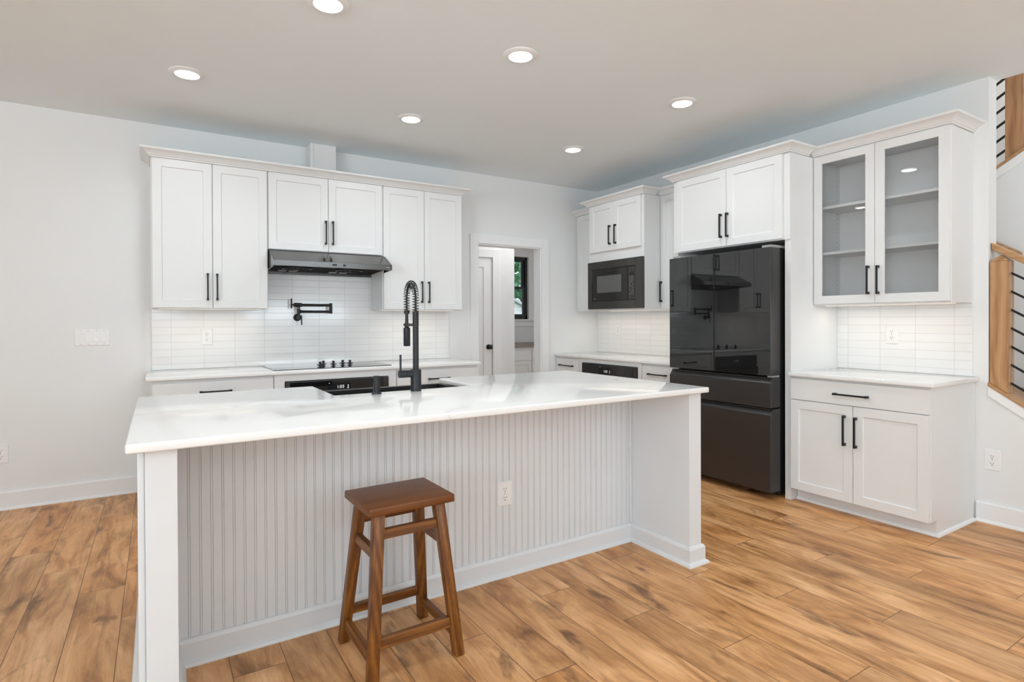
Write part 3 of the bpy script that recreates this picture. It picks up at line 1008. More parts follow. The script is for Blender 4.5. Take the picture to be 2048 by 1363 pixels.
# cooktop
ck = thing('cooktop', 'black glass cooktop with five knobs set in the back counter', 'cooktop', (-3.185, -0.36, CT))
MB().box(-3.635, -2.735, -0.615, -0.095, CT + 0.0003, CT + 0.007).build('glass_surface', M['cookglass'], ck, 0.002)
MB().box(-3.638, -2.732, -0.618, -0.092, CT + 0.0002, CT + 0.0025).build('rim', M['steel'], ck)
for kx, ky in ((-3.284, -0.53), (-3.238, -0.44), (-3.171, -0.485), (-3.082, -0.43), (-3.035, -0.47)):
    kn = MB()
    kn.lathe((kx, ky, CT + 0.007), [(0.020, 0.0003), (0.020, 0.003), (0.010, 0.004), (0.009, 0.012), (0.019, 0.014), (0.019, 0.021), (0.008, 0.023), (0.007, 0.034), (0.011, 0.035), (0.011, 0.038)], 20)
    kn.box(kx - 0.024, kx + 0.024, ky - 0.005, ky + 0.005, CT + 0.0215, CT + 0.0285)
    kn.box(kx - 0.009, kx + 0.009, ky - 0.005, ky + 0.005, CT + 0.035, CT + 0.050)
    kn.build('knob', M['black'], ck)

# pot filler
pf = thing('pot_filler', 'black folding pot filler on the tile above the cooktop', 'faucet', (-3.349, -0.0105, 1.312))
MB().lathe((-3.349, -0.0102, 1.312), [(0.031, 0.0), (0.031, -0.006), (0.028, -0.009), (0.013, -0.010), (0.013, -0.055)], 28, 'y').build('wall_flange', M['black'], pf, 0, True)
b_ = MB()
b_.tube([(-3.349, -0.072, 1.295), (-3.349, -0.072, 1.3885)], 0.0135, 16)
b_.lathe((-3.349, -0.06, 1.312), [(0.015, 0.006), (0.016, -0.03)], 20, 'y')
b_.build('valve_body', M['black'], pf, 0, True)
MB().tube([(-3.333, -0.098, 1.330), (-3.331, -0.100, 1.248)], 0.0055, 10).build('lever', M['black'], pf, 0, True)
a_ = MB()
a_.tube([(-3.340, -0.072, 1.362), (-3.322, -0.072, 1.362), (-3.318, -0.072, 1.362), (-3.10, -0.072, 1.362), (-3.095, -0.072, 1.362), (-3.085, -0.072, 1.362)], [0.013, 0.0125, 0.0105, 0.0105, 0.013, 0.014], 14)
a_.build('lower_arm', M['black'], pf, 0, True)
MB().tube([(-3.083, -0.072, 1.345), (-3.083, -0.072, 1.435)], 0.0135, 18).build('elbow_joint', M['black'], pf, 0, True)
a_ = MB()
a_.tube([(-3.085, -0.072, 1.418), (-3.095, -0.072, 1.418), (-3.10, -0.072, 1.418), (-3.318, -0.072, 1.418), (-3.322, -0.072, 1.418), (-3.335, -0.072, 1.418)], [0.014, 0.013, 0.0105, 0.0105, 0.0125, 0.013], 14)
a_.build('upper_arm', M['black'], pf, 0, True)
s_ = MB()
s_.tube([(-3.385, -0.072, 1.418), (-3.325, -0.072, 1.418)], 0.0165, 16)
s_.tube([(-3.349, -0.072, 1.418), (-3.349, -0.072, 1.391)], 0.0125, 16)
s_.build('spout', M['black'], pf, 0, True)
hv = MB()
hv.tube([(-3.386, -0.072, 1.418), (-3.406, -0.072, 1.418)], 0.005, 10)
hv.tube([(-3.407, -0.072, 1.388), (-3.407, -0.072, 1.470)], 0.0062, 12)
hv.build('spout_handle', M['black'], pf, 0, True)

# ------------------------------------------------------------------ right wall uppers
r = upper(T_right, 'narrow white wall cabinet in the corner left of the microwave', 0.003, 0.489, ZC0, ZT, DP, [(0.036, 0.486, None)], 1.54, 0.19, group='narrow wall cabinets beside the microwave')
MB().sweep([(-0.333, -0.003), (-0.333, -0.488)], CROWN).build('crown', M['cab'], r)
r = upper(T_right, 'narrow white wall cabinet between microwave and refrigerator', 1.2775, 1.6945, ZC0, ZT, DP, [(1.281, 1.686, 1.2955)], 1.544, 0.192, group='narrow wall cabinets beside the microwave')
MB().sweep([(-0.333, -1.2785), (-0.333, -1.694)], CROWN).build('crown', M['cab'], r)
# microwave cabinet
mc = croot(T_right, 'microwave_cabinet', 'white deep wall cabinet holding the microwave, two doors above it', 0.883, ZC0)
MD = 0.545
pocket_body(T_right, 0.490, 1.2765, ZC0, ZT, MD, opening=(0.505, 1.262, 1.40, 1.862, 0.40)).build('body', M['cab'], mc, 0.0008)
door(T_right, 0.524, 0.8825, 1.968, 2.441, MD, mc, (0.838, 2.118, 0.188, True))
door(T_right, 0.8855, 1.250, 1.968, 2.441, MD, mc, (0.918, 2.118, 0.188, True))
MB().sweep([(-0.40, -0.489), (-MD - 0.012, -0.489), (-MD - 0.012, -1.278), (-0.40, -1.278)], CROWN).build('crown', M['cab'], mc)
MB(T_right).box(0.50, 1.26, 0.20, 0.26, ZC0 - 0.007, ZC0 - 0.0005).build('light_bar', M['strip'], mc)
# microwave
mwv = thing('microwave', 'dark built-in microwave in the deep white wall cabinet', 'microwave', T_right(0.89, 0.3, 1.40))
MB(T_right).box(0.512, 1.255, 0.155, MD - 0.002, 1.405, 1.857).build('case', M['bsteel_side'], mwv)
mf = MB(T_right)
v0_, v1_ = MD + 0.0005, MD + 0.026
mf.box(0.500, 0.567, v0_, v1_, 1.391, 1.868).box(1.188, 1.2825, v0_, v1_, 1.391, 1.868).box(0.567, 1.188, v0_, v1_, 1.391, 1.469).box(0.567, 1.188, v0_, v1_, 1.792, 1.868)
mf.build('trim_frame', M['mwframe'], mwv, 0.002)
dm = MB(T_right).box(0.571, 1.079, MD + 0.004, MD + 0.022, 1.473, 1.788).build('door', M['bglass'], mwv, 0.002)
MB(T_right).box(0.641, 0.995, MD + 0.0222, MD + 0.0235, 1.553, 1.722).build('window', M['mwglass'], dm)
cp = MB(T_right).box(1.082, 1.184, MD + 0.004, MD + 0.022, 1.473, 1.788).build('control_panel', M['bglass'], mwv, 0.002)
MB(T_right).box(1.110, 1.160, MD + 0.0222, MD + 0.023, 1.705, 1.733).build('display', M['display'], cp)
kp = MB(T_right)
for i in range(10):
    for j in range(3):
        if random.random() < 0.85:
            zz = 1.690 - i * 0.0185
            uu = 1.106 + j * 0.021
            kp.box(uu, uu + random.uniform(0.006, 0.012), MD + 0.0222, MD + 0.0227, zz, zz + 0.0045)
kp.build('keypad', M['gray'], cp)
MB(T_right).box(0.590, 0.618, MD + 0.0222, MD + 0.0227, 1.492, 1.497).build('badge', M['gray'], dm)

# refrigerator enclosure
FD = 0.617
fc = croot(T_right, 'refrigerator_cabinet', 'white full-height enclosure with two doors above the refrigerator', 2.22, FZ, v=0.3)
MB(T_right).box(1.699, 1.733, 0.001, FD - 0.012, FZ, 2.443).build('side_panel', M['cab'], fc, 0.001)
MB(T_right).box(2.699, 2.7435, 0.001, FD - 0.010, FZ, 2.443).build('side_panel', M['cab'], fc, 0.001)
MB(T_right).box(1.734, 2.698, 0.001, FD, 1.840, 2.443).build('body', M['cab'], fc, 0.0008)
MB(T_right).box(1.699, 1.7335, FD - 0.0115, FD, 1.840, 2.443).build('face_stile', M['cab'], fc)
MB(T_right).box(2.6985, 2.7435, FD - 0.0095, FD, 1.840, 2.443).build('face_stile', M['cab'], fc)
door(T_right, 1.746, 2.2325, 1.848, 2.441, FD, fc, (2.192, 2.006, 0.185, True))
door(T_right, 2.2365, 2.6935, 1.848, 2.441, FD, fc, (2.251, 2.006, 0.185, True))
MB().sweep([(-0.395, -1.698), (-FD - 0.012, -1.698), (-FD - 0.012, -2.745), (-0.395, -2.745)], CROWN).build('crown', M['cab'], fc)
# refrigerator
fr = thing('refrigerator', 'black four-door refrigerator with mirror glass upper doors', 'refrigerator', T_right(2.22, 0.35, FZ))
f0, f1, fm = 1.768, 2.680, 2.2115
MB(T_right).box(f0 + 0.004, f1 - 0.004, 0.03, 0.628, 0.055, 1.775).build('case', M['bsteel_side'], fr, 0.003)
VF, VB = 0.750, 0.636


def fdoor(a, b, z0, z1, name, material):
    d = MB(T_right).box(a, b, VB, VF - 0.004, z0, z1).build(name, M['bsteel'], fr, 0.003)
    MB(T_right).box(a + 0.001, b - 0.001, VF - 0.0036, VF, z0 + 0.001, z1 - 0.001).build('front_glass', material, d, 0.0012)
    return d


fdoor(f0, fm - 0.003, 0.886, 1.783, 'upper_door', M['bglass'])
fdoor(fm + 0.003, f1, 0.886, 1.783, 'upper_door', M['bglass'])
for z0, z1, nm in ((0.660, 0.872, 'middle_drawer'), (0.068, 0.650, 'bottom_drawer')):
    pr = [(VB, z0), (VF, z0), (VF, z1 - 0.042), (VF - 0.006, z1 - 0.040), (VF - 0.030, z1 - 0.006), (VF - 0.030, z1), (VB, z1)]
    MB(T_right).prism([(f0, v, z) for v, z in pr], [(f1, v, z) for v, z in pr]).build(nm, M['bsteel'], fr, 0.0012)
MB(T_right).box(f1 - 0.085, f1 - 0.01, 0.55, 0.72, 1.784, 1.803).build('hinge_cover', M['gray'], fr, 0.004)
MB(T_right).box(f0 + 0.01, f0 + 0.085, 0.55, 0.72, 1.784, 1.803).build('hinge_cover', M['gray'], fr, 0.004)
MB(T_right).box(f1 - 0.035, f1 + 0.001, VB + 0.01, VF - 0.02, 0.8735, 0.8845).build('mid_hinge', M['steel'], fr, 0.001)
for u in (f0 + 0.06, f1 - 0.06):
    MB(T_right).lathe(tuple(Vector((u, 0.56, FZ))), [(0.022, 0.0005), (0.022, 0.03), (0.012, 0.032), (0.012, 0.045)], 16).build('foot', M['rubber'], fr)

# glass-door cabinet
gc = croot(T_right, 'glass_cabinet', 'white wall cabinet with two clear glass doors at right', 3.165, ZC0)
ga, gb = 2.7455, 3.580
bd = MB(T_right)
bd.box(ga, ga + 0.018, 0.001, DP, ZC0, ZT).box(gb - 0.018, gb, 0.001, DP, ZC0, ZT)
bd.box(ga + 0.018, gb - 0.018, 0.001, DP, ZC0, ZC0 + 0.02).box(ga + 0.018, gb - 0.018, 0.001, DP, ZT - 0.02, ZT)
bd.box(ga + 0.018, gb - 0.018, 0.001, 0.012, ZC0 + 0.02, ZT - 0.02)
bd.box(3.142, 3.188, DP - 0.020, DP, ZC0 + 0.02, ZT - 0.02)
bd.build('body', M['cab'], gc, 0.0008)
for zs in (1.738, 2.064):
    MB(T_right).box(ga + 0.0185, gb - 0.0185, 0.0125, 0.300, zs, zs + 0.019).build('shelf', M['cab'], gc, 0.001)
for u, sgn in ((ga + 0.018, 1), (gb - 0.018, -1)):
    p_ = MB(T_right)
    for v in (0.05, 0.25):
        for k in range(24):
            zz = 1.50 + k * 0.035
            p_.box(min(u, u + sgn * 0.0006), max(u, u + sgn * 0.0006), v - 0.0025, v + 0.0025, zz - 0.0025, zz + 0.0025)
    p_.build('shelf_pin_holes', M['slot'], gc)
for zz in (1.46, 1.92, 2.38):
    MB(T_right).box(ga + 0.0185, ga + 0.03, 0.275, 0.315, zz - 0.02, zz + 0.02).build('hinge', M['steel'], gc, 0.001)
    MB(T_right).box(gb - 0.03, gb - 0.0185, 0.275, 0.315, zz - 0.02, zz + 0.02).build('hinge', M['steel'], gc, 0.001)
door(T_right, 2.7495, 3.1575, 1.387, 2.4405, DP, gc, (3.122, 1.539, 0.190, True), glass=True)
door(T_right, 3.1605, 3.577, 1.387, 2.4405, DP, gc, (3.183, 1.537, 0.188, True), glass=True)
MB().sweep([(-0.333, -2.746), (-0.333, -3.582), (-0.001, -3.582)], CROWN).build('crown', M['cab'], gc)
MB(T_right).box(2.78, 3.55, 0.17, 0.23, ZC0 - 0.007, ZC0 - 0.0005).build('light_bar', M['strip'], gc)

# ------------------------------------------------------------------ island
IT = 0.931
ix0, ix1, iy0, iy1 = -4.438, -1.945, -3.127, -1.915
PX0, PX1 = -4.309, -2.049       # inner faces of the end walls
PY = -3.085                     # front of the end walls
PF = -2.660                     # beadboard face
isl = thing('kitchen_island', 'white beadboard kitchen island in the middle of the floor', 'kitchen island', (-3.19, -2.5, FZ))
MB().box(-4.392, PX0, PY, -1.955, FZ + 0.0005, IT - 0.0285).build('end_wall', M['island'], isl, 0.0015)
MB().box(-4.411, -4.3925, PY + 0.018, -1.955, FZ + 0.0005, IT - 0.034).build('end_panel', M['island'], isl, 0.004)
MB().box(PX1, -1.960, PY, -1.955, FZ + 0.0005, IT - 0.0285).build('end_wall', M['island'], isl, 0.0015)
# cabinet carcass, notched for the sink
SK0, SK1, SKY = -3.651, -2.905, -2.368
MB().box(PX0 + 0.0005, SK0 - 0.02, PF + 0.012, -1.975, FZ + 0.1, IT - 0.0285).box(SK1 + 0.02, PX1 - 0.0005, PF + 0.012, -1.975, FZ + 0.1, IT - 0.0285).box(SK0 - 0.02, SK1 + 0.02, PF + 0.012, -1.975, FZ + 0.1, 0.64).box(SK0 - 0.02, SK1 + 0.02, PF + 0.012, SKY - 0.03, 0.64, IT - 0.0285).box(PX0 + 0.0005, PX1 - 0.0005, PF + 0.012, -2.05, FZ + 0.0005, FZ + 0.1).build('body', M['island'], isl)
# beadboard: profile with a double groove every 37.6 mm
PIT = 0.0376
pts = [(PX0 + 0.0005, 0.0)]
x = -4.264
while x < PX1 - 0.02:
    for g in (-0.0034, 0.0034):
        pts += [(x + g - 0.0011, 0.0), (x + g - 0.0005, 0.0035), (x + g + 0.0005, 0.0035), (x + g + 0.0011, 0.0)]
    x += PIT
pts.append((PX1 - 0.0005, 0.0))
bz0, bz1 = FZ + 0.0005, IT - 0.0285
bm_ = MB()
nn = len(pts)
bm_.add([(px, PF + d, bz0) for px, d in pts] + [(px, PF + d, bz1) for px, d in pts] + [(pts[0][0], PF + 0.0115, bz0), (pts[-1][0], PF + 0.0115, bz0), (pts[0][0], PF + 0.0115, bz1), (pts[-1][0], PF + 0.0115, bz1)],
        [(i, i + 1, nn + i + 1, nn + i) for i in range(nn - 1)] + [(2 * nn, 2 * nn + 1, 2 * nn + 3, 2 * nn + 2)])
bm_.build('beadboard_panel', M['island'], isl)
MB().box(PX1 - 0.016, PX1 - 0.0005, PF - 0.012, PF - 0.0005, FZ + 0.10, bz1).build('corner_bead', M['island'], isl, 0.004)
IB = [(0, FZ), (0.031, FZ), (0.031, FZ + 0.004), (0.027, FZ + 0.012), (0.015, FZ + 0.020), (0.015, FZ + 0.082), (0.010, FZ + 0.092), (0.006, FZ + 0.096), (0, FZ + 0.096)]
# outward = right of travel: run from the far left end, round the left post, along the recess and round the right post


def sweep_left(mb, path, prof):
    mb.sweep(path, [(-o, z) for o, z in prof])


b1 = MB()
sweep_left(b1, [(PX0, PY), (PX0, PF), (PX1, PF), (PX1, PY), (-1.960, PY), (-1.960, -1.956)][::1], [(-o, z) for o, z in IB])
b1.build('base_molding', M['island'], isl)
b2 = MB().sweep([(-4.411, -1.956), (-4.411, PY + 0.018)], IB)
b2.build('base_molding', M['island'], isl)
# countertop with the sink notch
ct = MB()
NL, NR, NY = SK0, -2.912, SKY
outl = [(ix0, iy0), (ix1, iy0), (ix1, iy1), (NR, iy1), (NR, NY), (NL, NY), (NL, iy1), (ix0, iy1)]
ct.prism([(a, b, IT - 0.028) for a, b in outl], [(a, b, IT) for a, b in outl])
io = ct.build('countertop', M['quartz'], None, 0.006, True, 3, world_origin=(-3.19, -2.5, IT - 0.028))
tag(io, 'white quartz countertop on the island with a sink cut-out', 'countertop')
# apron sink
sk = thing('sink', 'dark apron-front sink set in the island counter', 'sink', (-3.28, -2.15, 0.66))
zt_ = IT - 0.030
sa, sb, syf, syb = SK0 - 0.010, SK1 + 0.004, SKY - 0.020, -1.905
MB().box(sa, sb, syf, syb, 0.66, 0.68).box(sa, sa + 0.022, syf, syb, 0.68, zt_).box(sb - 0.022, sb, syf, syb, 0.68, zt_).box(sa + 0.022, sb - 0.022, syf, syf + 0.024, 0.68, zt_).box(sa + 0.022, sb - 0.022, syb - 0.03, syb, 0.68, zt_).build('basin', M['sink'], sk, 0.003)
MB().box(sa + 0.05, sa + 0.09, syf + 0.03, syb - 0.035, zt_ - 0.03, zt_ - 0.022).box(sb - 0.12, sb - 0.07, syf + 0.03, syb - 0.035, zt_ - 0.03, zt_ - 0.022).build('ledge_rail', M['steel'], sk, 0.002)

# faucet
fa = thing('faucet', 'tall matte black spring faucet on the island counter', 'faucet', (-3.28, -2.42, IT))
fx, fy = -3.268, -2.420
MB().lathe((fx, fy, IT), [(0.0265, 0.0003), (0.0265, 0.105), (0.025, 0.107)], 32).build('base', M['faucet'], fa, 0, True)
MB().lathe((fx, fy, IT), [(0.0145, 0.1075), (0.0145, 0.321)], 28).build('column', M['faucet'], fa, 0, True)
rp = []
for k in range(13):
    z = 0.3215 + k * 0.0057
    rp += [(0.0155, z), (0.0155, z + 0.0040), (0.0142, z + 0.0043), (0.0142, z + 0.0056)]
MB().lathe((fx, fy, IT), rp, 24).build('ribbed_sleeve', M['faucet'], fa)
sd = Vector((0.07, 1.0, 0)).normalized()
R_ = 0.072


def arch(t):
    """t 0..1 from the sleeve up, over and down to the spray hose collar"""
    zs0, zs1 = IT + 0.395, IT + 0.465
    L1 = zs1 - zs0
    L2 = PI * R_
    L3 = zs1 - (IT + 0.400)
    s = t * (L1 + L2 + L3)
    if s < L1:
        return Vector((fx, fy, zs0 + s)), Vector((0, 0, 1))
    if s < L1 + L2:
        a = (s - L1) / R_
        return Vector((fx, fy, zs1)) + sd * (R_ - R_ * math.cos(a)) + Vector((0, 0, R_ * math.sin(a))), (sd * math.sin(a) + Vector((0, 0, math.cos(a))))
    return Vector((fx, fy, zs1 - (s - L1 - L2))) + sd * 2 * R_, Vector((0, 0, -1))


MB().tube([arch(k / 40)[0] for k in range(41)], 0.0052, 10).build('hose', M['faucet'], fa, 0, True)
coil = []
turns = 27
side = sd.cross(Vector((0, 0, 1))).normalized()
for k in range(turns * 14 + 1):
    t = k / (turns * 14)
    p, d = arch(t)
    nrm = side.cross(d).normalized()
    a = 2 * PI * t * turns
    coil.append(p + (side * math.cos(a) + nrm * math.sin(a)) * 0.0155)
MB().tube(coil, 0.0018, 6).build('spring', M['faucet'], fa, 0, True)
e_, _ = arch(1.0)
MB().lathe((e_.x, e_.y, e_.z), [(0.0145, 0.002), (0.0145, -0.014), (0.009, -0.016)], 24).build('collar', M['faucet'], fa, 0, True)
hb = e_ + Vector((0.0, 0.0, -0.085))
MB().tube([e_ + Vector((0, 0, -0.015)), (e_ + hb) / 2 + Vector((0, 0, -0.01)), hb], [0.0075, 0.0085, 0.0115], 14).build('hose_end', M['faucet'], fa, 0, True)
MB().lathe((hb.x, hb.y, hb.z), [(0.012, 0.0), (0.0175, -0.004), (0.0175, -0.094), (0.015, -0.098)], 28).build('spray_head', M['faucet'], fa, 0, True)
ar = MB()
q0, q1 = Vector((fx, fy, 0)), Vector((hb.x, hb.y, 0))
dd = (q1 - q0).normalized()
pp_ = Vector((dd.y, -dd.x, 0)) * 0.009
zA = hb.z + 0.006
ar.hexa([tuple(q0 + pp_ + Vector((0, 0, zA))), tuple(q1 + pp_ + Vector((0, 0, zA))), tuple(q1 - pp_ + Vector((0, 0, zA))), tuple(q0 - pp_ + Vector((0, 0, zA)))],
        [tuple(q0 + pp_ + Vector((0, 0, zA + 0.014))), tuple(q1 + pp_ + Vector((0, 0, zA + 0.014))), tuple(q1 - pp_ + Vector((0, 0, zA + 0.014))), tuple(q0 - pp_ + Vector((0, 0, zA + 0.014)))])
ar.lathe((q1.x, q1.y, zA), [(0.017, 0), (0.017, 0.014)], 20)
ar.build('holder_arm', M['faucet'], fa, 0.001)
hd = MB()
hd.tube([(fx, fy, IT + 0.087), (fx - 0.052, fy, IT + 0.087), (fx - 0.054, fy, IT + 0.087), (fx - 0.056, fy, IT + 0.087), (fx - 0.088, fy, IT + 0.087)], [0.018, 0.018, 0.016, 0.0185, 0.0185], 20)
hd.tube([(fx - 0.080, fy, IT + 0.10), (fx - 0.080, fy, IT + 0.182)], 0.0052, 10)
hd.build('handle', M['faucet'], fa, 0, True)
# soap dispenser
sx_, sy_ = -3.470, -2.422
sp_ = thing('soap_dispenser', 'short black soap dispenser left of the island faucet', 'soap dispenser', (sx_, sy_, IT))
MB().lathe((sx_, sy_, IT), [(0.024, 0.0003), (0.024, 0.004), (0.018, 0.009), (0.0165, 0.011), (0.0165, 0.054), (0.014, 0.058)], 28).build('body', M['faucet'], sp_, 0, True)
hd_ = MB().lathe((sx_, sy_, IT), [(0.0125, 0.0585), (0.0125, 0.066), (0.0145, 0.067), (0.0145, 0.083), (0.012, 0.086)], 28)
hd_.tube([(sx_, sy_ + 0.01, IT + 0.076), (sx_, sy_ + 0.05, IT + 0.074)], 0.006, 10)
hd_.build('pump_head', M['faucet'], sp_, 0, True)


# ------------------------------------------------------------------ outlets and switches
def outlet(T, u, v, z, label, w=0.082, h=0.128, name='power_outlet'):
    r = thing(name, label, 'outlet', T(u, v, z), 'white duplex outlets')
    p = MB(T)
    b0, b1_ = 0.0004, 0.0058
    p.hexa([(u - w / 2, v + b0, z - h / 2), (u + w / 2, v + b0, z - h / 2), (u + w / 2, v + b0, z + h / 2), (u - w / 2, v + b0, z + h / 2)],
           [(u - w / 2 + 0.004, v + b1_, z - h / 2 + 0.004), (u + w / 2 - 0.004, v + b1_, z - h / 2 + 0.004), (u + w / 2 - 0.004, v + b1_, z + h / 2 - 0.004), (u - w / 2 + 0.004, v + b1_, z + h / 2 - 0.004)])
    p.build('cover_plate', M['plastic'], r, 0.001)
    for s in (-1, 1):
        zc = z + s * 0.0215
        ring = [(u + 0.0165 * max(-0.86, min(0.86, 1.0 * math.cos(a))) * 1.05, v + 0.0060, zc + 0.0165 * max(-0.8, min(0.8, math.sin(a)))) for a in [2 * PI * k / 28 for k in range(28)]]
        ring2 = [(q[0], v + 0.0083, q[2]) for q in ring]
        rc = MB(T).prism(ring, ring2).build('receptacle', M['plastic'], r)
        sl = MB(T)
        sl.box(u - 0.0078, u - 0.0056, v + 0.0084, v + 0.0088, zc - 0.001, zc + 0.0085)
        sl.box(u + 0.0052, u + 0.0074, v + 0.0084, v + 0.0088, zc, zc + 0.0080)
        sl.lathe((u, v + 0.0084, zc - 0.0085), [(0.0027, 0), (0.0027, 0.0004)], 12, 'y')
        sl.build('slots', M['slot'], rc)
    MB(T).lathe((u, v + 0.0059, z), [(0.003, 0), (0.0026, 0.0008)], 12, 'y').build('screw', M['steel'], r)
    return r


outlet(T_back, -4.028, 0.0102, 1.161, 'white outlet on the tile left of the cooktop')
outlet(T_back, -2.371, 0.0102, 1.170, 'white outlet on the tile behind the spring faucet')
outlet(T_right, 0.347, 0.0102, 1.173, 'white outlet on the tile under the microwave')
outlet(T_right, 3.119, 0.0102, 1.169, 'white outlet on the tile under the glass-door cabinet')
outlet(T_right, 3.678, 0.0, 0.407, 'white outlet low on the wall below the stair railing')
outlet(T_back, -5.258, 0.0, 0.393, 'white outlet low on the left wall at the picture edge')


def T_bead(u, v, z):
    return Vector((u, PF - v, z))


outlet(T_bead, -2.902, 0.0, 0.420, 'white outlet on the island beadboard right of the stool', 0.086, 0.122)
# four-gang switch
sw = thing('light_switch', 'white four-gang rocker switch plate on the left wall', 'light switch', (-4.754, 0, 1.171))
u, z = -4.754, 1.171
MB(T_back).hexa([(u - 0.104, 0.0004, z - 0.061), (u + 0.104, 0.0004, z - 0.061), (u + 0.104, 0.0004, z + 0.061), (u - 0.104, 0.0004, z + 0.061)],
                [(u - 0.100, 0.0058, z - 0.057), (u + 0.100, 0.0058, z - 0.057), (u + 0.100, 0.0058, z + 0.057), (u - 0.100, 0.0058, z + 0.057)]).build('cover_plate', M['plastic'], sw, 0.001)
for k in range(4):
    uk_ = u - 0.0690 + k * 0.046
    lo, hi = (0.0062, 0.0112) if k else (0.0105, 0.0066)
    MB(T_back).hexa([(uk_ - 0.0165, 0.0060, z - 0.033), (uk_ + 0.0165, 0.0060, z - 0.033), (uk_ + 0.0165, 0.0060, z + 0.033), (uk_ - 0.0165, 0.0060, z + 0.033)],
                    [(uk_ - 0.0155, hi, z - 0.032), (uk_ + 0.0155, hi, z - 0.032), (uk_ + 0.0155, lo, z + 0.032), (uk_ - 0.0155, lo, z + 0.032)]).build('rocker', M['plastic'], sw, 0.0006)
    for s in (-1, 1):
        MB(T_back).lathe((uk_, 0.0059, z + s * 0.0484), [(0.0026, 0), (0.0022, 0.0007)], 10, 'y').build('screw', M['gray'], sw)

# ------------------------------------------------------------------ ceiling lights
first = None
for x, y, t in CANS:
    lab = 'white recessed ceiling light ' + t
    if first is None:
        first = (x, y)
        cr = thing('recessed_light', lab, 'ceiling light', (x, y, H), 'recessed lights in the ceiling')
        MB().lathe((x, y, H), [(0.096, -0.0005), (0.096, -0.004), (0.090, -0.008), (0.070, -0.013), (0.066, -0.013), (0.066, -0.009)], 48).build('trim_ring', M['plastic'], cr, 0, True)
        MB().lathe((x, y, H), [(0.0655, -0.0095), (0.0655, -0.0135), (0.05, -0.0155), (0.02, -0.0165)], 48).build('lens', M['lens'], cr, 0, True)
    else:
        copy_thing(cr, (x - first[0], y - first[1], 0), lab)

# ------------------------------------------------------------------ stool
so = thing('bar_stool', 'reddish brown wooden backless stool in front of the island', 'stool', (-3.5703, -2.9785, FZ))
ROT = 0.0241
SC, SS = math.cos(ROT), math.sin(ROT)


def T_stool(a, b, z):
    return Vector((-3.5703 + a * SC - b * SS, -2.9785 + a * SS + b * SC, FZ + z))


STOP = 0.6024
sw_, sd_, sth = 0.1689, 0.1422, 0.0302
MB(T_stool).box(-sw_, sw_, -sd_, sd_, STOP - sth, STOP).build('seat', M['stool_x'], so, 0.006, True, 3)
TA, TB_, BA, BB_ = 0.1186, 0.0952, 0.1686, 0.1633    # leg centre offsets at the seat and at the floor
ZL = STOP - sth - 0.0005


def legc(sa_, sb_, z):
    t = z / ZL
    return (sa_ * (BA + (TA - BA) * t), sb_ * (BB_ + (TB_ - BB_) * t))


for sa_ in (-1, 1):
    for sb_ in (-1, 1):
        lo, hi = legc(sa_, sb_, 0), legc(sa_, sb_, ZL)
        w0, w1 = 0.019, 0.0205
        m_ = MB(T_stool)
        m_.hexa([(lo[0] + i * w0, lo[1] + j * w0, 0.0005) for i, j in ((-1, -1), (1, -1), (1, 1), (-1, 1))], [(hi[0] + i * w1, hi[1] + j * w1, ZL) for i, j in ((-1, -1), (1, -1), (1, 1), (-1, 1))])
        m_.build('leg', M['stool_z'], so, 0.004, True)


def rail(z0, z1, axis, sgn, wd=0.011, mname='stool_l'):
    m_ = MB(T_stool)
    q = []
    for z in (z0, z1):
        a, b = legc(1, 1, z)
        a -= 0.0195 if axis == 'x' else 0
        b -= 0.0195 if axis == 'y' else 0
        if axis == 'x':
            yv = sgn * b
            q.append([(-a, yv - wd, z), (a, yv - wd, z), (a, yv + wd, z), (-a, yv + wd, z)])
        else:
            xv = sgn * a
            q.append([(xv - wd, -b, z), (xv + wd, -b, z), (xv + wd, b, z), (xv - wd, b, z)])
    m_.hexa(q[0], q[1])
    m_.build('stretcher', M[mname], so, 0.002)


rail(0.478, 0.512, 'x', -1)
rail(0.478, 0.512, 'x', 1)
rail(0.408, 0.443, 'y', -1, mname='stool_y')
rail(0.408, 0.443, 'y', 1, mname='stool_y')
rail(0.110, 0.146, 'x', -1)
rail(0.110, 0.146, 'x', 1)
rail(0.062, 0.100, 'y', -1, mname='stool_y')
rail(0.062, 0.100, 'y', 1, mname='stool_y')

# ------------------------------------------------------------------ stair railings
lr = thing('stair_railing', 'oak newel and black bar railing on the lower stair wall', 'railing', (0.06, -3.71, 0.85))
n0, n1 = WE - 0.006, WE - 0.096
nx0, nx1 = 0.002, 0.094
npz = MB()


def capz(y):
    return 0.8865 + (y - (WE - 0.001)) * SL


npz.hexa([(nx0, n1, capz(n1) + 0.0005), (nx1, n1, capz(n1) + 0.0005), (nx1, n0, capz(n0) + 0.0005), (nx0, n0, capz(n0) + 0.0005)], [(nx0, n1, 1.630), (nx1, n1, 1.630), (nx1, n0, 1.630), (nx0, n0, 1.630)])
npz.build('newel_post', M['oak_z'], lr, 0.002)
MB().hexa([(nx0, n1, 1.6305), (nx1, n1, 1.6305), (nx1, n0, 1.6305), (nx0, n0, 1.6305)], [(0.043, n1 + 0.04, 1.668), (0.055, n1 + 0.04, 1.668), (0.055, n0 - 0.04, 1.668), (0.043, n0 - 0.04, 1.668)]).build('newel_cap', M['oak_z'], lr)


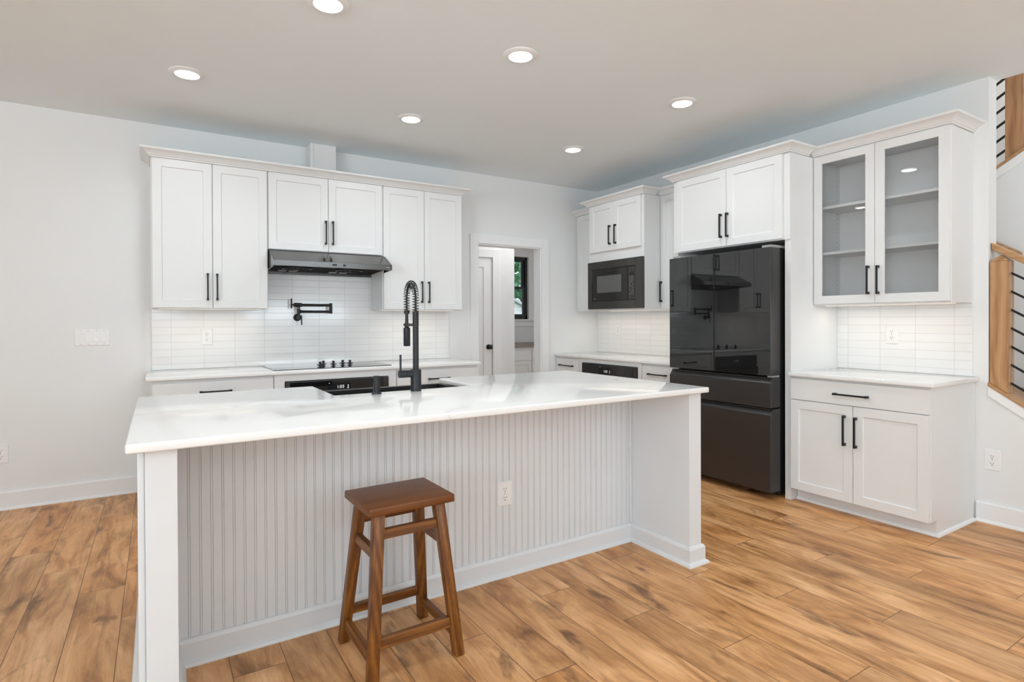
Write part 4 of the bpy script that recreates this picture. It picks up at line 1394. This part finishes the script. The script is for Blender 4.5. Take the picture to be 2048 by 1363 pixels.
def sloped_bar(x, ya, za, yb_, slope, hw, hh, name, material, parent, bev=0.002):
    zb_ = za + (yb_ - ya) * slope
    MB().hexa([(x - hw, ya, za - hh), (x + hw, ya, za - hh), (x + hw, yb_, zb_ - hh), (x - hw, yb_, zb_ - hh)], [(x - hw, ya, za + hh), (x + hw, ya, za + hh), (x + hw, yb_, zb_ + hh), (x - hw, yb_, zb_ + hh)]).build(name, material, parent, bev)


sloped_bar(0.055, WE - 0.004, 1.728, -4.95, 0.66, 0.030, 0.022, 'handrail', M['oak_y'], lr, 0.006)
for k in range(7):
    z = 0.884 + k * 0.1118
    sloped_bar(0.05, n1 - 0.0005, z, -4.95, 0.66, 0.0065, 0.0075, 'baluster_bar', M['black'], lr, 0.002)
wr = thing('handrail', 'oak handrail on the far stair wall behind the lower newel', 'handrail', (0.95, -3.3, 1.85))
sloped_bar(0.945, -3.20, 1.965, -3.545, 0.66, 0.022, 0.020, 'rail', M['oak_y'], wr, 0.008)
MB().tube([(0.945, -3.45, 1.78), (0.955, -3.45, 1.755), (0.9995, -3.45, 1.75)], 0.006, 8).build('bracket', M['black'], wr)
ur = thing('stair_railing', 'oak newel and black bar railing on the upper flight at top right', 'railing', (1.05, -3.48, 2.45))
um0, um1 = -3.431, -3.532


def capu(y):
    return zu(y) + 0.0545


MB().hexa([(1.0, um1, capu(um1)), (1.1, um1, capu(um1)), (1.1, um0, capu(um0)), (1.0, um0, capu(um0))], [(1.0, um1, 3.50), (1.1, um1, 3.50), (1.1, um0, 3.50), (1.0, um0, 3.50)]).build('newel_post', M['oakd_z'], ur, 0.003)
for k in range(9):
    z = 2.470 + k * 0.1085
    zz = z - 0.03
    sloped_bar(1.05, -2.45, zz + (-2.45 + 3.431) * (-US), um0 + 0.0005, -US, 0.0075, 0.0095, 'baluster_bar', M['black'], ur, 0.002)
    sloped_bar(1.05, um1 - 0.0005, zz + 0.064, -5.2, -US, 0.0075, 0.0095, 'baluster_bar', M['black'], ur, 0.002)
sloped_bar(1.05, -2.45, 3.47 - 0.98 * US, -5.2, -US, 0.03, 0.025, 'handrail', M['oak_y'], ur, 0.006)
